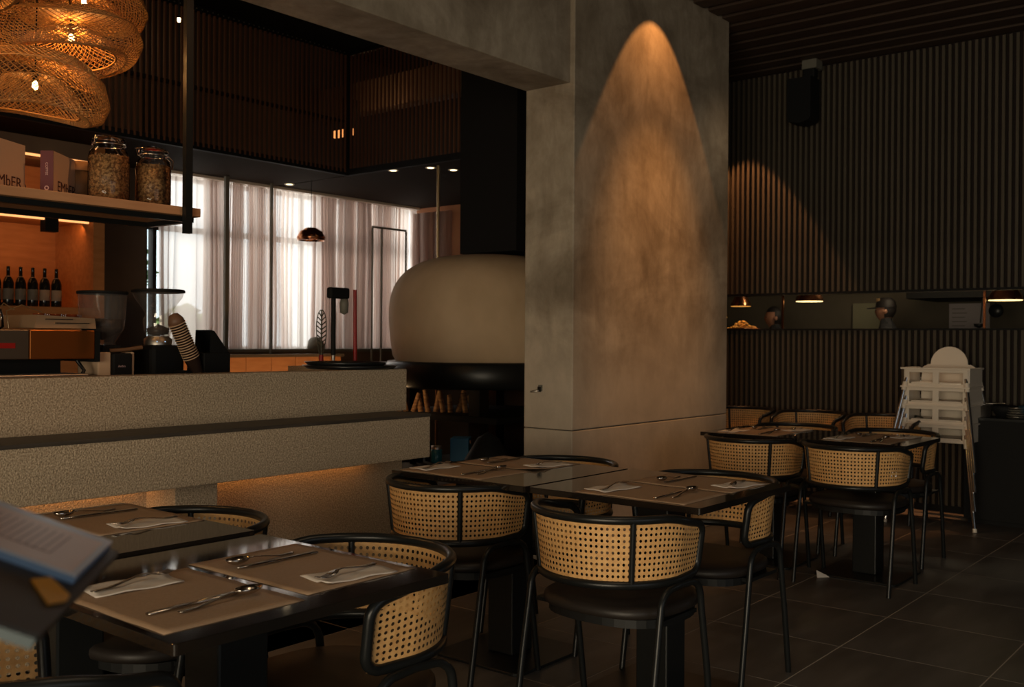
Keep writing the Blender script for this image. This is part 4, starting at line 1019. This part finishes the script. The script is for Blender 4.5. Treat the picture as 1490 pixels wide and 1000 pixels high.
def person(x, y, hz, face, lab, cap, shirt):
    # standing figure grown from one skinned skeleton, facing +x locally
    t = thing('person', lab, 'person', (x, y, 0), face)
    s = hz/1.75
    V = [(0, 0, .98), (0, 0, 1.15), (0, 0, 1.32), (0, 0, 1.44), (.01, 0, 1.52), (.02, 0, 1.60),
         (0, .17, 1.42), (.02, .24, 1.16), (.22, .22, 1.02), (.30, .20, 1.02), (0, -.17, 1.42), (.02, -.24, 1.16), (.22, -.20, 1.02), (.30, -.18, 1.02),
         (0, .09, .92), (.01, .10, .50), (0, .10, .08), (.13, .11, .03), (0, -.09, .92), (.01, -.10, .50), (0, -.10, .08), (.13, -.11, .03)]
    Ed = [(0, 1), (1, 2), (2, 3), (3, 4), (4, 5), (3, 6), (6, 7), (7, 8), (8, 9), (3, 10), (10, 11), (11, 12), (12, 13), (0, 14), (14, 15), (15, 16), (16, 17), (0, 18), (18, 19), (19, 20), (20, 21)]
    R = [.14, .13, .15, .09, .055, .07, .065, .05, .035, .03, .065, .05, .035, .03, .09, .065, .045, .04, .09, .065, .045, .04]
    me = bpy.data.meshes.new('body'); me.from_pydata([tuple(c*s for c in v) for v in V], Ed, []); me.materials.append(shirt)
    o = bpy.data.objects.new('body', me); C.objects.link(o); o.parent = t
    sk_ = o.modifiers.new('skin', 'SKIN'); ss = o.modifiers.new('sub', 'SUBSURF'); ss.levels = 1; ss.render_levels = 1
    for i, r in enumerate(R): me.skin_vertices[0].data[i].radius = (r*s, r*s)
    me.skin_vertices[0].data[0].use_root = True
    for p in me.polygons: p.use_smooth = True
    hz0 = 1.635*s
    hd = MB(); vs = []; nr, nc = 12, 20
    for i in range(nr+1):
        b = pi*i/nr
        for j in range(nc):
            a = 2*pi*j/nc; x_ = .092*sin(b)*cos(a); y_ = .075*sin(b)*sin(a); z_ = .118*cos(b)
            if z_ < 0: x_ = x_*(1-.25*(-z_/.118))+.012*(-z_/.118); y_ *= 1-.3*(-z_/.118)
            if cos(a) > .9 and abs(z_+.01) < .05: x_ += .014*(1-abs(z_+.01)/.05)*(cos(a)-.9)*10
            vs.append((.02+x_, y_, hz0+z_))
    hd.add(vs, [(i*nc+j, i*nc+(j+1) % nc, (i+1)*nc+(j+1) % nc, (i+1)*nc+j) for i in range(nr) for j in range(nc)], True)
    for s_ in (-1, 1): hd.lathe([(.001, -.006), (.022, -.004), (.024, .004), (.001, .008)], n=10, T=Tm((.015, s_*.076, hz0-.005), 0, pi/2, 0))
    ho = hd.build('head', skin, t)
    ey = MB()
    for s_ in (-1, 1): ey.lathe([(.001, -.008), (.008, 0), (.001, .008)], n=8, T=Tm((.106, s_*.030, hz0+.005)))
    ey.build('eyes', hairm, ho); MB().box(.098, .104, -.022, .022, hz0-.062, hz0-.056).build('mouth', mat('lips', (.25, .07, .05), .5), ho)
    gv = [(vx if False else (.02+(vx[0]-.02)*1.07, vx[1]*1.07, hz0+(vx[2]-hz0)*1.06)) for vx in vs]; gf = []
    for i in range(nr):
        for j in range(nc):
            q4 = (i*nc+j, i*nc+(j+1) % nc, (i+1)*nc+(j+1) % nc, (i+1)*nc+j)
            cx_ = sum(gv[k_][0] for k_ in q4)/4-.02; cz_ = sum(gv[k_][2] for k_ in q4)/4-hz0
            if cz_ > (.035 if cap else .06) or (cx_ < .0 and cz_ > -.075): gf.append(q4)
    MB().add(gv, gf, True).build('hair', hairm, t)
    if cap: MB().lathe([(.001, .134), (.055, .130), (.090, .092), (.101, .035)], c=(.018, 0, hz0), n=24, sy=.86).build('cap', hairm, t)
    if cap:
        MB().add([(.07, -.07, hz0+.035), (.19, -.05, hz0+.02), (.19, .05, hz0+.02), (.07, .07, hz0+.035), (.07, -.07, hz0+.042), (.19, -.05, hz0+.027), (.19, .05, hz0+.027), (.07, .07, hz0+.042)],
                 [(3, 2, 1, 0), (4, 5, 6, 7), (0, 1, 5, 4), (1, 2, 6, 5), (2, 3, 7, 6)]).build('cap_brim', hairm, t)
        MB().add([(.04+.07*cos(a), .062*sin(a), hz0+.055+.05*(1-q)+.018) for q in (0, 1) for a in [(-1.2+2.4*i/10) for i in range(11)]],
                 [(i, i+1, 12+i, 11+i) for i in range(10)]).build('cap_front', capyel, t)
        MB().lathe([(.075, 1.44*s), (.10, 1.41*s), (.105, 1.39*s)], n=20).build('collar', clothw, t)
    return t
person(9.85, 3.32, 1.70, radians(100), 'person in a dark cap with tan front, working behind the pass', True, clothd)
person(9.90, 4.50, 1.64, radians(120), 'dark-haired person bending behind the pass near the food heap', False, clothd)

# ------------------------------------------------------------------ menu on a host stand
P1 = Vector((.467, .844, 1.093)); e = Vector((.62, .785, -.03)).normalized(); tdir = Vector((-.72, .58, .385)); tdir = (tdir-e*tdir.dot(e)).normalized()
nn = tdir.cross(e) * -1
if nn.z < 0: nn = -nn
MM = Matrix(((tdir.x, e.x, nn.x, 0), (tdir.y, e.y, nn.y, 0), (tdir.z, e.z, nn.z, 0), (0, 0, 0, 1)))
mn = bpy.data.objects.new('menu_folder', None); C.objects.link(mn); mn.matrix_world = Matrix.Translation(P1) @ MM
tag(mn, 'open menu folder with a printed page and yellow tab, close to the camera', 'menu')
# local: x along top edge to the left, y along right edge (0 far, negative near), z normal
bx('cover', foldcover, -.008, .36, -.290, .002, -.012, -.007, mn); bx('cover_edge', foldteal, -.008, .36, -.300, -.290, -.013, -.006, mn)
bx('page_block', sheetedge, .001, .35, -.153, -.002, -.007, -.001, mn); bx('sleeve', sleeve, .001, .35, -.154, .0, -.001, .0, mn)
bx('printed_page', sheetm, .006, .34, -.148, -.022, .0, .0006, mn)
lnm = MB()
for i in range(22): lnm.box(.030+.0065*i, .0308+.0065*i, -.118, -.040, .0006, .0009)
lnm.box(.030, .20, -.118, -.1175, .0006, .0009)
lnm.build('printed_lines', mat('faint_print', (0.40, 0.29, 0.28), .6), mn)
tp_ = [(.026, -.181), (.017, -.158), (-.004, -.187), (-.005, -.202), (.003, -.225)]
MB().add([(a, b, -.0065) for a, b in tp_]+[(a, b, -.0055) for a, b in tp_], [(4, 3, 2, 1, 0), (5, 6, 7, 8, 9)]+[(k, (k+1) % 5, 5+(k+1) % 5, 5+k) for k in range(5)]).build('yellow_tab', yellow, mn)
hs = thing('host_stand', 'dark wooden stand that carries the open menu folder', 'stand', (0, 0, 0))
q = MM @ Vector((.26, -.16, 0)) + P1
sd = bx('sloping_top', ledgewood, .14, .37, -.30, -.02, -.032, -.0135, hs); sd.matrix_local = Matrix.Translation(P1) @ MM
bx('post', ledgewood, q.x-.03, q.x+.03, q.y-.03, q.y+.03, .02, q.z-.045, hs); bx('foot', ledgewood, q.x-.15, q.x+.15, q.y-.15, q.y+.15, 0, .02, hs)

# turn every lettering curve into a plain mesh of its own
dg = bpy.context.evaluated_depsgraph_get(); dg.update()
for o in [o for o in C.objects if o.type == 'FONT']:
    me = bpy.data.meshes.new_from_object(o.evaluated_get(dg)); n_ = o.name
    m_ = bpy.data.objects.new(n_, me); C.objects.link(m_); m_.parent = o.parent
    m_.location = o.location; m_.rotation_euler = o.rotation_euler; m_.scale = o.scale
    bpy.data.objects.remove(o); m_.name = n_
